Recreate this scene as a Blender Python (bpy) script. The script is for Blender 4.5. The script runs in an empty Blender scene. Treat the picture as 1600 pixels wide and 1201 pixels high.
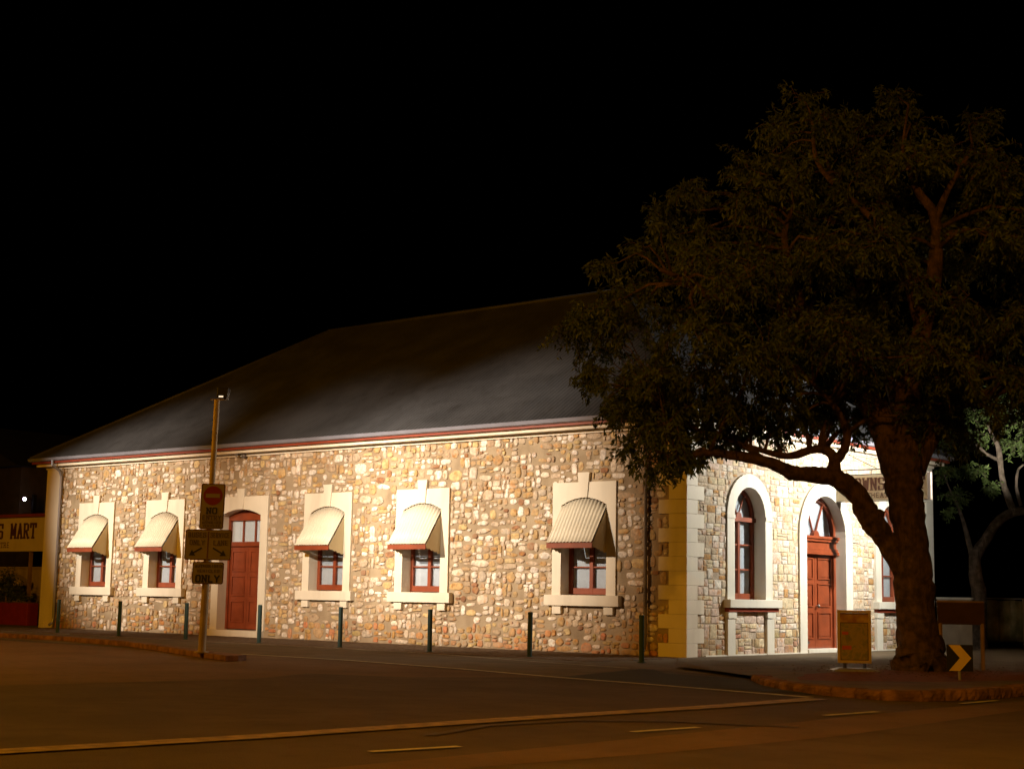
import bpy, bmesh, math, random
from mathutils import Vector, Matrix, noise
R = random.Random(7)
S = bpy.context.scene
COL = S.collection
# ------------------------------------------------------------------ camera
cam = bpy.data.cameras.new("camera"); co = bpy.data.objects.new("camera", cam); COL.objects.link(co)
F, PI_, RO, YA, CX, CY = 2370.93, .1379, .0177, -.6981, 21.5857, -32.7696
fw = Vector((math.cos(PI_)*math.sin(YA), math.cos(PI_)*math.cos(YA), math.sin(PI_)))
r0 = Vector((math.cos(YA), -math.sin(YA), 0)); u0 = r0.cross(fw)
rr = math.cos(RO)*r0+math.sin(RO)*u0; uu = -math.sin(RO)*r0+math.cos(RO)*u0
co.matrix_world = Matrix(((rr.x, uu.x, -fw.x, CX), (rr.y, uu.y, -fw.y, CY), (rr.z, uu.z, -fw.z, 1.5), (0, 0, 0, 1)))
cam.sensor_width = 36; cam.lens = F/1600*36; cam.clip_end = 2000; cam.clip_start = .1
S.camera = co
# ------------------------------------------------------------------ world (night)
w = bpy.data.worlds.new("World"); S.world = w; w.use_nodes = True
nt = w.node_tree; bg = nt.nodes["Background"]; sky = nt.nodes.new("ShaderNodeTexSky")
sky.sky_type = 'NISHITA'; sky.sun_disc = False; sky.sun_elevation = math.radians(-8); sky.sun_rotation = math.radians(200)
nt.links.new(sky.outputs[0], bg.inputs[0]); bg.inputs[1].default_value = .02
S.view_settings.view_transform = 'Standard'; S.view_settings.look = 'None'
S.view_settings.exposure = 0; S.view_settings.gamma = 1
try: S.view_settings.use_curve_mapping = False
except Exception: pass
# ------------------------------------------------------------------ lamps of the place (night: building floodlights, sodium street lights)
def lamp(name, loc, tgt, power, col, ang=None, blend=.6, rad=.12):
    l = bpy.data.lights.new(name, 'SPOT' if ang else 'POINT'); l.energy = power; l.color = col
    l.shadow_soft_size = rad
    o = bpy.data.objects.new(name, l); COL.objects.link(o); o.location = loc
    if ang:
        l.spot_size = math.radians(ang); l.spot_blend = blend
        d = Vector(tgt)-Vector(loc); o.rotation_euler = d.to_track_quat('-Z', 'Y').to_euler()
    return o
WARM = (1, .87, .71); SOD = (1, .405, .016); COOL = (1, .94, .82)
lamp('wall_floodlight', (-17, -30, 13), (-7.6, 0, 4.2), 84000, WARM, 22.5, 1.)
lamp('wall_floodlight', (-4, -32, 12), (-13.4, 0, 3.7), 60000, WARM, 20, 1.)
lamp('wall_floodlight', (-31, -27, 11.5), (-23.4, 0, 4.1), 64000, WARM, 21.5, 1.)
lamp('front_floodlight', (5.4, 7.72, 6.2), (0, 6.9, 5.3), 5800, COOL, 144, .9, .06)
lamp('tree_floodlight', (4.3, 10.2, 4.2), (1.9, 17.2, 7.0), 5600, COOL, 30, .9, .06)
lamp('sodium_street_light', (17, -22, 10.5), None, 3700, SOD)
lamp('sodium_street_light', (-15, -22, 10.5), None, 6800, SOD)
lamp('sodium_street_light', (34, -52, 11), None, 4000, SOD)
# ------------------------------------------------------------------ materials
def mat(name, c, rough=.8, var=.25, scale=3., c2=None, bump=.0, bscale=30., metal=0., spec=.3, coat=0., dirt=0.):
    m = bpy.data.materials.new(name); m.use_nodes = True; n = m.node_tree; N = n.nodes; L = n.links
    b = N["Principled BSDF"]; b.inputs['Roughness'].default_value = rough; b.inputs['Metallic'].default_value = metal
    b.inputs['Specular IOR Level'].default_value = spec; b.inputs['Coat Weight'].default_value = coat
    g = N.new('ShaderNodeNewGeometry'); t = N.new('ShaderNodeTexNoise'); t.inputs['Scale'].default_value = scale; t.inputs['Detail'].default_value = 6
    L.new(g.outputs['Position'], t.inputs['Vector'])
    r = N.new('ShaderNodeValToRGB'); r.color_ramp.elements[0].position = .35; r.color_ramp.elements[1].position = .65
    c2 = c2 or tuple(x*(1-var) for x in c)
    r.color_ramp.elements[0].color = (*c2, 1); r.color_ramp.elements[1].color = (*c, 1)
    L.new(t.outputs['Fac'], r.inputs['Fac']); out = r.outputs[0]
    if dirt:
        t2 = N.new('ShaderNodeTexNoise'); t2.inputs['Scale'].default_value = 1.1; t2.inputs['Detail'].default_value = 8
        mp = N.new('ShaderNodeMapping'); mp.inputs['Scale'].default_value = (2.5, 2.5, .5)
        L.new(g.outputs['Position'], mp.inputs['Vector']); L.new(mp.outputs[0], t2.inputs['Vector'])
        mr = N.new('ShaderNodeMapRange'); mr.inputs[1].default_value = .5; mr.inputs[2].default_value = .75; mr.inputs[4].default_value = dirt
        L.new(t2.outputs['Fac'], mr.inputs[0]); mx = N.new('ShaderNodeMixRGB'); mx.inputs[2].default_value = (c[0]*.4, c[1]*.36, c[2]*.3, 1)
        L.new(mr.outputs[0], mx.inputs[0]); L.new(out, mx.inputs[1]); out = mx.outputs[0]
    L.new(out, b.inputs['Base Color'])
    if bump:
        t3 = N.new('ShaderNodeTexNoise'); t3.inputs['Scale'].default_value = bscale; t3.inputs['Detail'].default_value = 5
        L.new(g.outputs['Position'], t3.inputs['Vector'])
        bp = N.new('ShaderNodeBump'); bp.inputs['Strength'].default_value = bump; bp.inputs['Distance'].default_value = .02
        L.new(t3.outputs['Fac'], bp.inputs['Height']); L.new(bp.outputs[0], b.inputs['Normal'])
    return m
def barkmat(name, c, c2):
    m = mat(name, c, .95, .5, 6, c2); n = m.node_tree; N = n.nodes; L = n.links
    g = N.new('ShaderNodeNewGeometry'); mp = N.new('ShaderNodeMapping'); mp.inputs['Scale'].default_value = (1, 1, .22); L.new(g.outputs['Position'], mp.inputs['Vector'])
    t = N.new('ShaderNodeTexNoise'); t.inputs['Scale'].default_value = 11; t.inputs['Detail'].default_value = 6; t.inputs['Roughness'].default_value = .65; L.new(mp.outputs[0], t.inputs['Vector'])
    bp = N.new('ShaderNodeBump'); bp.inputs['Strength'].default_value = 1; bp.inputs['Distance'].default_value = .12; L.new(t.outputs['Fac'], bp.inputs['Height']); L.new(bp.outputs[0], N['Principled BSDF'].inputs['Normal'])
    return m
def stone_mat(name, smear):
    m = bpy.data.materials.new(name); m.use_nodes = True; n = m.node_tree; N = n.nodes; L = n.links
    b = N["Principled BSDF"]; b.inputs['Roughness'].default_value = .85; b.inputs['Specular IOR Level'].default_value = .2
    a = N.new('ShaderNodeAttribute'); a.attribute_name = 'tint'
    g = N.new('ShaderNodeNewGeometry')
    t = N.new('ShaderNodeTexNoise'); t.inputs['Scale'].default_value = 4.5; t.inputs['Detail'].default_value = 5; t.inputs['Roughness'].default_value = .65
    L.new(g.outputs['Position'], t.inputs['Vector'])
    mr = N.new('ShaderNodeMapRange'); mr.inputs[1].default_value = .52; mr.inputs[2].default_value = .66; mr.inputs[4].default_value = .75
    L.new(t.outputs['Fac'], mr.inputs[0])
    mx = N.new('ShaderNodeMixRGB'); mx.inputs[2].default_value = (.50, .22, .05, 1); L.new(mr.outputs[0], mx.inputs[0]); L.new(a.outputs['Color'], mx.inputs[1])
    t2 = N.new('ShaderNodeTexNoise'); t2.inputs['Scale'].default_value = 13; t2.inputs['Detail'].default_value = 4
    L.new(g.outputs['Position'], t2.inputs['Vector'])
    mr2 = N.new('ShaderNodeMapRange'); mr2.inputs[1].default_value = .3; mr2.inputs[2].default_value = .7; mr2.inputs[3].default_value = .62; mr2.inputs[4].default_value = 1.15
    L.new(t2.outputs['Fac'], mr2.inputs[0])
    mu = N.new('ShaderNodeMixRGB'); mu.blend_type = 'MULTIPLY'; mu.inputs[0].default_value = 1; L.new(mx.outputs[0], mu.inputs[1]); L.new(mr2.outputs[0], mu.inputs[2])
    t4 = N.new('ShaderNodeTexNoise'); t4.inputs['Scale'].default_value = 5.7; t4.inputs['Detail'].default_value = 2
    mp = N.new('ShaderNodeMapping'); mp.inputs['Location'].default_value = (31, 7, 3); L.new(g.outputs['Position'], mp.inputs['Vector']); L.new(mp.outputs[0], t4.inputs['Vector'])
    mr3 = N.new('ShaderNodeMapRange'); mr3.inputs[1].default_value = .69; mr3.inputs[2].default_value = .74; mr3.inputs[4].default_value = .85
    L.new(t4.outputs['Fac'], mr3.inputs[0])
    m3 = N.new('ShaderNodeMixRGB'); m3.inputs[2].default_value = (.10, .035, .015, 1); L.new(mr3.outputs[0], m3.inputs[0]); L.new(mu.outputs[0], m3.inputs[1])
    t5 = N.new('ShaderNodeTexNoise'); t5.inputs['Scale'].default_value = 1.5; t5.inputs['Detail'].default_value = 7; t5.inputs['Roughness'].default_value = .7
    L.new(g.outputs['Position'], t5.inputs['Vector'])
    mr5 = N.new('ShaderNodeMapRange'); mr5.inputs[1].default_value = .47; mr5.inputs[2].default_value = .66; mr5.inputs[4].default_value = smear
    L.new(t5.outputs['Fac'], mr5.inputs[0])
    m5 = N.new('ShaderNodeMixRGB'); m5.inputs[2].default_value = (.39, .305, .20, 1); L.new(mr5.outputs[0], m5.inputs[0]); L.new(m3.outputs[0], m5.inputs[1])
    L.new(m5.outputs[0], b.inputs['Base Color'])
    bp = N.new('ShaderNodeBump'); bp.inputs['Strength'].default_value = .5; bp.inputs['Distance'].default_value = .02
    L.new(t2.outputs['Fac'], bp.inputs['Height']); L.new(bp.outputs[0], b.inputs['Normal'])
    return m
M = dict(
 stone=stone_mat('rubble_stone', .65), stonef=stone_mat('front_stone', .2),
 mortar=mat('mortar', (.39, .305, .20), .95, .4, 1.3, (.27, .20, .125), .9, 22, dirt=.5),
 mortar2=mat('front_mortar', (.52, .43, .33), .95, .35, 2.2, None, .9, 22, dirt=.3),
 cream=mat('cream_paint', (.72, .65, .52), .6, .08, 1.3, None, .15, 12, dirt=.22),
 creamf=mat('front_cream_paint', (.68, .65, .56), .6, .08, 1.3, None, .15, 12, dirt=.3),
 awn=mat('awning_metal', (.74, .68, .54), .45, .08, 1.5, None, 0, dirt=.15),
 awn_shade=mat('awning_metal_shaded', (.62, .52, .32), .5, .1, 1.5, None, 0, dirt=.2),  # same awning metal, with the shade on the cheeks put into its colour
 red=mat('red_brown_paint', (.25, .054, .018), .45, .25, 2.5, None, .1, 18, coat=.1, dirt=.25),
 redd=mat('dark_red_paint', (.25, .045, .02), .5, .2, 2.5, None, .1, 18, dirt=.2),
 blind=mat('window_blind', (.62, .62, .65), .8, .10, 5), blindw=mat('white_blind', (.86, .87, .90), .8, .06, 5),
 roof=mat('roof_metal', (.066, .066, .070), .5, .3, .8, None, .1, 9, metal=.0, spec=.25, dirt=.35),
 gutter=mat('gutter_metal', (.27, .27, .32), .4, .15, 2, metal=.3),
 pipe=mat('downpipe_metal', (.17, .14, .12), .5, .2, 3, metal=.2),
 asphalt=mat('asphalt', (.095, .065, .042), .85, .3, .7, None, 1., 60, dirt=.45),
 asphalt2=mat('worn_asphalt', (.150, .092, .054), .85, .25, .6, None, 1., 60, dirt=.4),
 asphalt3=mat('fresh_asphalt', (.040, .034, .028), .85, .3, 1.4, None, .9, 90),
 concrete=mat('concrete', (.135, .10, .06), .9, .3, 1.2, None, .4, 40, dirt=.3),
 line=mat('road_paint', (.34, .24, .12), .7, .5, 5, None, .2, 60, dirt=.5),
 linew=mat('white_road_paint', (.48, .44, .30), .7, .35, 6, None, .2, 60, dirt=.3),
 kerb=mat('kerb_stone', (.22, .11, .065), .9, .5, 4, (.09, .045, .03), .9, 18, dirt=.6),
 mulch=mat('red_soil', (.19, .07, .035), .95, .4, 6, None, 1., 30),
 boll=mat('bollard_paint', (.03, .065, .065), .4, .2, 4),
 post=mat('post_paint', (.33, .24, .13), .5, .25, 3, metal=.2),
 black=mat('black_plastic', (.012, .012, .013), .5, .2, 4),
 signw=mat('sign_face', (.21, .17, .11), .6, .1, 5),
 signb=mat('sign_back', (.10, .035, .02), .6, .2, 5),
 signr=mat('sign_red', (.17, .008, .01), .6, .1, 5),
 boardc=mat('sign_cream', (.66, .56, .38), .6, .1, 2, dirt=.15),
 ink=mat('sign_brown_letter', (.09, .03, .015), .6, .2, 5),
 steel=mat('grey_steel', (.30, .29, .28), .4, .2, 4, metal=.5),
 alu=mat('gold_frame', (.55, .40, .16), .45, .15, 4, metal=.2),
 bark=barkmat('bark', (.115, .066, .04), (.04, .024, .016)),
 bark2=barkmat('pale_bark', (.15, .115, .085), (.06, .045, .03)),
 wood=mat('timber', (.26, .16, .08), .7, .3, 5),
 brownp=mat('brown_panel', (.10, .055, .03), .6, .2, 4),
 yel=mat('yellow_reflective', (.68, .50, .20), .5, .1, 5),
 plaster=mat('annex_plaster', (.40, .31, .21), .9, .2, 1.5, None, .3, 15, dirt=.5),
 dark=mat('dark_interior', (.02, .016, .012), .9, .3, 2),
 fabric=mat('fence_cloth', (.30, .26, .15), .9, .5, 1.7, (.09, .09, .04), .4, 12),
 redp=mat('red_planter', (.24, .02, .012), .6, .2, 3),
 brass=mat('tarnished_metal', (.16, .13, .11), .45, .2, 6, metal=.6),
)
def leafmat(name, c1, c2):
    m = bpy.data.materials.new(name); m.use_nodes = True; n = m.node_tree; N = n.nodes; L = n.links
    b = N["Principled BSDF"]; b.inputs['Roughness'].default_value = .6; b.inputs['Specular IOR Level'].default_value = .35
    a = N.new('ShaderNodeAttribute'); a.attribute_name = 'tint'
    r = N.new('ShaderNodeValToRGB'); r.color_ramp.elements[0].color = (*c1, 1); r.color_ramp.elements[1].color = (*c2, 1)
    L.new(a.outputs['Fac'], r.inputs[0]); L.new(r.outputs[0], b.inputs['Base Color'])
    t = N.new('ShaderNodeBsdfTranslucent'); L.new(r.outputs[0], t.inputs[0])
    x = N.new('ShaderNodeMixShader'); x.inputs[0].default_value = .25
    L.new(b.outputs[0], x.inputs[1]); L.new(t.outputs[0], x.inputs[2]); L.new(x.outputs[0], N['Material Output'].inputs[0])
    return m
M['leaf'] = leafmat('gum_leaf', (.022, .034, .007), (.085, .112, .030))
M['leaf2'] = leafmat('green_leaf', (.04, .06, .012), (.13, .19, .05))
def glassmat():
    m = bpy.data.materials.new('window_glass'); m.use_nodes = True; n = m.node_tree; N = n.nodes; L = n.links
    N.remove(N["Principled BSDF"]); g = N.new('ShaderNodeBsdfGlossy'); g.inputs['Roughness'].default_value = .03; g.inputs[0].default_value = (.8, .85, .9, 1)
    t = N.new('ShaderNodeBsdfTransparent'); t.inputs[0].default_value = (.88, .91, .93, 1); lw_ = N.new('ShaderNodeLayerWeight'); lw_.inputs[0].default_value = .5; pw_ = N.new('ShaderNodeMath'); pw_.operation = 'POWER'; pw_.inputs[1].default_value = 4; L.new(lw_.outputs['Facing'], pw_.inputs[0]); f = N.new('ShaderNodeMath'); f.operation = 'MULTIPLY_ADD'; f.inputs[1].default_value = .6; f.inputs[2].default_value = .03; L.new(pw_.outputs[0], f.inputs[0])
    x = N.new('ShaderNodeMixShader'); L.new(f.outputs[0], x.inputs[0]); L.new(t.outputs[0], x.inputs[1]); L.new(g.outputs[0], x.inputs[2]); L.new(x.outputs[0], N['Material Output'].inputs[0])
    return m
M['glass'] = glassmat()
def emis(name, c, s):
    m = bpy.data.materials.new(name); m.use_nodes = True; N = m.node_tree.nodes; b = N["Principled BSDF"]
    b.inputs['Emission Color'].default_value = (*c, 1); b.inputs['Emission Strength'].default_value = s; return m
M['lampglow'] = emis('lamp_glow', (.85, .75, 1), 12)
M['lampdim'] = emis('lamp_lens', (1, .85, .6), 1.2)
def postermat():
    m = bpy.data.materials.new('poster_print'); m.use_nodes = True; n = m.node_tree; N = n.nodes; L = n.links
    b = N["Principled BSDF"]; b.inputs['Roughness'].default_value = .5
    g = N.new('ShaderNodeNewGeometry'); t = N.new('ShaderNodeTexNoise'); t.inputs['Scale'].default_value = 4.5; t.inputs['Detail'].default_value = 5; t.inputs['Distortion'].default_value = .3
    L.new(g.outputs['Position'], t.inputs['Vector']); r = N.new('ShaderNodeValToRGB'); e = r.color_ramp.elements
    e[0].position = .2; e[0].color = (.13, .12, .07, 1); e[1].position = .8; e[1].color = (.42, .20, .07, 1)
    for p, c in ((.42, (.20, .17, .08, 1)), (.52, (.34, .24, .09, 1)), (.62, (.20, .18, .10, 1))):
        x = e.new(p); x.color = c
    L.new(t.outputs['Fac'], r.inputs[0]); L.new(r.outputs[0], b.inputs['Base Color']); return m
M['poster'] = postermat()
# ------------------------------------------------------------------ helpers
W = {}
def tag(o, label=None, cat=None, group=None, kind=None):
    if label: o['label'] = label
    if cat: o['category'] = cat
    if group: o['group'] = group
    if kind: o['kind'] = kind
    return o
def empty(name, loc, label, cat, group=None):
    o = bpy.data.objects.new(name, None); COL.objects.link(o); o.location = loc; o.empty_display_size = .3
    W[o.name] = Vector(loc); return tag(o, label, cat, group)
ID = lambda u, o, z: (u, o, z)
LW = lambda u, o, z: (u, -o, z)          # long wall: u along x, o out of the wall
FW = lambda u, o, z: (o, u, z)           # front wall: u along y, o out of the wall
def frame(cx, cy, ang, cz=0.):           # local frame: u right, o towards viewer
    ca, sa = math.cos(ang), math.sin(ang)
    return lambda u, o, z: (cx+u*ca+o*sa, cy+u*sa-o*ca, cz+z)
class MB:
    def __init__(s, P=ID): s.v = []; s.f = []; s.c = []; s.P = P
    def add(s, vs, fs, c=None):
        n = len(s.v); s.v += [s.P(*v) for v in vs]; s.f += [tuple(i+n for i in f) for f in fs]; s.c += [c]*len(fs); return s
    def box(s, a, b, c, d, e, f, col=None):
        vs = [(x, y, z) for x in (a, b) for y in (c, d) for z in (e, f)]
        return s.add(vs, [(0, 1, 3, 2), (4, 6, 7, 5), (0, 4, 5, 1), (2, 3, 7, 6), (0, 2, 6, 4), (1, 5, 7, 3)], col)
    def prism(s, pts, o0, o1, col=None):     # polygon (u,z) extruded along o
        n = len(pts); vs = [(u, o0, z) for u, z in pts]+[(u, o1, z) for u, z in pts]
        return s.add(vs, [tuple(range(n)), tuple(range(2*n-1, n-1, -1))]+[(i, (i+1) % n, n+(i+1) % n, n+i) for i in range(n)], col)
    def slab(s, pts, z0, z1, col=None):      # polygon (u,o) extruded along z
        n = len(pts); vs = [(u, o, z0) for u, o in pts]+[(u, o, z1) for u, o in pts]
        return s.add(vs, [tuple(range(n)), tuple(range(2*n-1, n-1, -1))]+[(i, (i+1) % n, n+(i+1) % n, n+i) for i in range(n)], col)
    def ring(s, A, B, o0, o1, closed=False):  # strip between polylines A and B (u,z), extruded
        n = len(A)
        for i in range(n-1 if not closed else n):
            j = (i+1) % n
            q = [A[i], A[j], B[j], B[i]]; s.prism(q, o0, o1)
        return s
    def tube(s, pts, rad, n=8, bumpy=0., cap=True, seed=0):
        rings = []; N0 = len(s.v); prev = None
        pts = [Vector(p) for p in pts]
        rad = rad if isinstance(rad, (list, tuple)) else [rad]*len(pts)
        for i, p in enumerate(pts):
            d = (pts[min(i+1, len(pts)-1)]-pts[max(i-1, 0)]).normalized()
            if prev is None: a = d.orthogonal().normalized()
            else: a = (prev-d*prev.dot(d)).normalized()
            prev = a; b = d.cross(a)
            for k in range(n):
                t = 2*math.pi*k/n; rr_ = rad[i]
                if bumpy: rr_ *= 1+bumpy*noise.noise(Vector((math.cos(t)*1.7+seed, math.sin(t)*1.7, i*.33)))+bumpy*.5*noise.noise(Vector((math.cos(t)*4+seed, math.sin(t)*4, i*.9)))
                q = p+a*math.cos(t)*rr_+b*math.sin(t)*rr_; s.v.append(s.P(*q))
        m = len(pts)
        for i in range(m-1):
            for k in range(n):
                s.f.append((N0+i*n+k, N0+i*n+(k+1) % n, N0+(i+1)*n+(k+1) % n, N0+(i+1)*n+k)); s.c.append(None)
        if cap: s.f.append(tuple(N0+k for k in range(n-1, -1, -1))); s.f.append(tuple(N0+(m-1)*n+k for k in range(n))); s.c += [None, None]
        return s
    def ball(s, c, r, n=10, m=6, sz=1.):
        vs = [(c[0]+r*math.sin(math.pi*j/m)*math.cos(2*math.pi*i/n), c[1]+r*math.sin(math.pi*j/m)*math.sin(2*math.pi*i/n), c[2]+sz*r*math.cos(math.pi*j/m)) for j in range(m+1) for i in range(n)]
        return s.add(vs, [(j*n+i, j*n+(i+1) % n, (j+1)*n+(i+1) % n, (j+1)*n+i) for j in range(m) for i in range(n)])
    def build(s, name, m, parent=None, label=None, cat=None, group=None, kind=None, origin=None, smooth=False, bevel=0, fix=True):
        pw = W[parent.name] if parent else Vector((0, 0, 0))
        og = Vector(origin) if origin else pw.copy()
        me = bpy.data.meshes.new(name); me.from_pydata([tuple(Vector(v)-og) for v in s.v], [], s.f)
        if any(c is not None for c in s.c):
            at = me.attributes.new('tint', 'FLOAT_COLOR', 'FACE')
            fl = []
            for c in s.c: fl += [*(c or (.5, .5, .5)), 1]
            at.data.foreach_set('color', fl)
        if fix:
            bm = bmesh.new(); bm.from_mesh(me); bmesh.ops.recalc_face_normals(bm, faces=bm.faces); bm.to_mesh(me); bm.free()
        if smooth: me.shade_smooth()
        me.materials.append(M[m])
        o = bpy.data.objects.new(name, me); COL.objects.link(o); o.location = og-pw
        if parent: o.parent = parent
        W[o.name] = og
        if bevel:
            bv = o.modifiers.new('bevel', 'BEVEL'); bv.width = bevel; bv.segments = 2; bv.limit_method = 'ANGLE'
        return tag(o, label, cat, group, kind)
def arc(cu, cz, r, a0, a1, n, rz=None):
    rz = rz or r
    return [(cu+r*math.cos(math.radians(a0+(a1-a0)*i/n)), cz+rz*math.sin(math.radians(a0+(a1-a0)*i/n))) for i in range(n+1)]
# ------------------------------------------------------------------ ground
def sheet(name, pts, z, m, kind='structure', parent=None, zf=None):
    mb = MB(); mb.add([(x, y, (zf(x, y) if zf else z)) for x, y in pts], [tuple(range(len(pts)))])
    o = mb.build(name, m, parent, kind=kind, fix=False); me = o.data
    if me.polygons[0].normal.z < 0: me.flip_normals()
    return o
sheet('ground', [(-400, -400), (400, -400), (400, 400), (-400, 400)], -.004, 'asphalt')
sheet('side_street', [(-60, -60), (1.0, -60), (.6, -24), (.5, -19.6), (1.15, -15.2), (.35, -13.2), (2.2, -12.5), (3.7, -10.2), (-3.3, -8.85), (-60, -8.85)], .000, 'asphalt2')
sheet('worn_lane', [(10.2, -60), (11.6, -30), (11.9, -20), (12.0, -12), (12.25, -9), (12.2, 60), (13.2, 60), (13.0, -10.9), (13.25, -17), (13.0, -20), (12.6, -22.4), (12.4, -26), (12.0, -60)], .000, 'asphalt2')
sheet('footpath', [(-45, 0.3), (-45, -8.6), (-17, -8.2), (-12, -8.6), (-6.8, -8.8), (-3.3, -8.75), (.77, -9.4), (3.8, -9.9), (2.8, -5.95), (6.5, -7.0), (5, .3), (0, 20), (-1, 14)], .004, 'concrete')
sheet('driveway_patch', [(3.79, -9.95), (2.76, -5.95), (3.08, -5.9), (4.15, -7.04), (6.6, -7.5), (8.2, -9.6), (9.5, -10.6), (6, -10.4)], .008, 'asphalt3')
# pavers nearest the wall (strip between wall and bollards), laid as real joints too fine to pick: one part
mb = MB()
for i in range(150):
    for j in range(13):
        x0 = -28+i*.187+(.09 if j % 2 else 0)
        mb.box(x0, x0+.178, -4.02+j*.305, -4.02+j*.305+.296, .0045, .014+R.random()*.006)
M['paver'] = mat('clay_paver', (.14, .088, .05), .85, .45, 7, None, .5, 40, dirt=.3)
mb.build('paver_strip', 'paver', None, kind='structure', fix=False)
def stripe(name, pts, wd, z, m):
    mb = MB(); L_ = []; Rr = []
    for i, p in enumerate(pts):
        a = Vector(pts[max(i-1, 0)]); b = Vector(pts[min(i+1, len(pts)-1)]); d = (b-a).normalized(); nn = Vector((-d.y, d.x))*wd/2
        L_.append(Vector(p)+nn); Rr.append(Vector(p)-nn)
    n = len(pts); mb.add([(v.x, v.y, z) for v in L_+Rr], [(i, i+1, n+i+1, n+i) for i in range(n-1)])
    o = mb.build(name, m, None, kind='structure', fix=False)
    if o.data.polygons[0].normal.z < 0: o.data.flip_normals()
stripe('edge_line', [(-6.7, -8.85), (-3.3, -8.8), (.77, -9.45), (3.8, -10.2), (6, -10.55), (9.75, -11.3)], .20, .013, 'linew')
stripe('paving_edge_line', [(-28, -4.12), (-8, -4.14), (-5.3, -4.25), (.0, -5.6), (2.6, -6.1)], .09, .020, 'linew')
stripe('lane_line', [(6.9, -45), (8.95, -24.8), (9.3, -22.1), (9.5, -18.3), (9.88, -14.5), (9.96, -11.5)], .40, .013, 'line')
for a, b in (((11.13, -22.31), (11.34, -21.27)), ((11.5, -18.55), (11.65, -17.42)), ((11.72, -14.5), (11.85, -13.25)), ((11.9, -10.6), (11.95, -9.4))):
    stripe('dash_line', [a, b], .12, .013, 'linew')
# tyre arc marks
M['tyre'] = mat('tyre_rubber_mark', (.078, .054, .036), .8, .2, 2)
stripe('tyre_mark', [(10.3, -20.6), (9.9, -19.2), (10.1, -17.8), (10.9, -16.9), (12.4, -16.4)], .16, .009, 'tyre')
# left kerb
def kerb(name, pts, wd, zt, h0, parent_mat, lmin, lmax, zf=None, chunk=True):
    # pts: outer base line; blocks follow it
    root = MB()
    seg = []; P_ = [Vector(p) for p in pts]
    acc = []
    d = 0; out = []
    for a, b in zip(P_[:-1], P_[1:]):
        L_ = (b-a).length; k = max(1, round(L_/R.uniform(lmin, lmax)))
        for i in range(k): out.append((a.lerp(b, i/k), a.lerp(b, (i+1)/k)))
    return out
KL = [(-19.5, -7.55), (-16, -7.55), (-11.7, -8.4), (-6.4, -10.55), (-4.1, -11.45)]
base = MB(); base.slab([(x, y) for x, y in KL]+[(-4.35, -10.7), (-5.6, -10.35), (-11.5, -8.05), (-16, -7.2), (-19.5, -7.2)], -.003, .115)
kl = base.build('kerb', 'kerb', None, kind='structure', origin=(-8, -9, 0))
for a, b in kerb('k', KL, .3, .12, 0, None, .8, 1.1):
    d = (b-a).normalized(); n = Vector((-d.y, d.x)); g = .012
    a2 = a+d*g; b2 = b-d*g; o1 = -n*.03; o2 = n*.27; j = R.uniform(-.006, .006)
    q = [a2+o1, b2+o1, b2+o2, a2+o2]
    MB().slab([(p.x, p.y) for p in q], .0, .128+j).build('kerb_stone', 'kerb', kl, origin=(a.x, a.y, 0), bevel=.02)
# right raised corner pavement
gz = lambda x, y: .02+.0105*x
KR = [(6.59, -7.71), (7.5, -8.9), (8.5, -9.84), (9.73, -10.57), (10.69, -10.78), (11.21, -10.5), (11.55, -9.6), (11.68, -8.6), (11.68, -6.8), (11.65, -2), (11.65, 3), (11.65, 12), (11.65, 40)]
cp = sheet('corner_pavement', [(.015, 0.02), (.03, -.4), (3.2, -5.2), (5.2, -6.6)]+[(x-.02, y+.02) for x, y in KR]+[(-12, 40), (.015, 14.7)], 0, 'concrete', zf=gz)
kr = MB()
n = len(KR)
kr.add([(x, y, z) for x, y in KR for z in (-.003, gz(x, y)-.004)], [(2*i, 2*i+2, 2*i+3, 2*i+1) for i in range(n-1)])
krr = kr.build('corner_kerb', 'kerb', None, kind='structure', origin=(10, -8, 0))
for a, b in kerb('k', KR[:10], .3, .12, 0, None, .36, .55):
    d = (b-a).normalized(); nrm = Vector((-d.y, d.x)); g = .012
    if nrm.dot(Vector((6, -3))-a) < 0: nrm = -nrm
    zt = gz(a.x, a.y)+.022+R.uniform(-.006, .008)
    m_ = 7; mb = MB(); vs = []; fs = []
    rows = [(-.05, .0), (-.055, .06), (-.045, zt*.75), (-.015, zt), (.30, zt-.004)]
    for i in range(m_+1):
        for o_, z_ in rows:
            p = a.lerp(b, (g/(b-a).length)+(1-2*g/(b-a).length)*i/m_)+nrm*(o_+(R.uniform(-.014, .014) if o_ < .2 else 0))
            e = (.02 if i in (0, m_) and o_ < 0 else 0)
            p += nrm*e; vs.append((p.x, p.y, max(z_+(R.uniform(-.008, .008) if z_ > .02 else 0), 0)))
    k = len(rows)
    fs = [(i*k+j, (i+1)*k+j, (i+1)*k+j+1, i*k+j+1) for i in range(m_) for j in range(k-1)]+[tuple(range(k)), tuple(m_*k+j for j in range(k-1, -1, -1))]
    mb.add(vs, fs); mb.build('kerb_stone', 'kerb', krr, origin=(a.x, a.y, 0))
pts = []
for i in range(22):
    t = i/22*2*math.pi; r_ = 1+.12*math.sin(3*t)+.06*math.sin(7*t+1)
    pts.append((9.0+2.3*r_*math.cos(t)+.6*math.sin(t), -4.6+3.4*r_*math.sin(t)))
sheet('tree_bed', pts, 0, 'mulch', zf=lambda x, y: gz(x, y)+.006)
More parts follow.
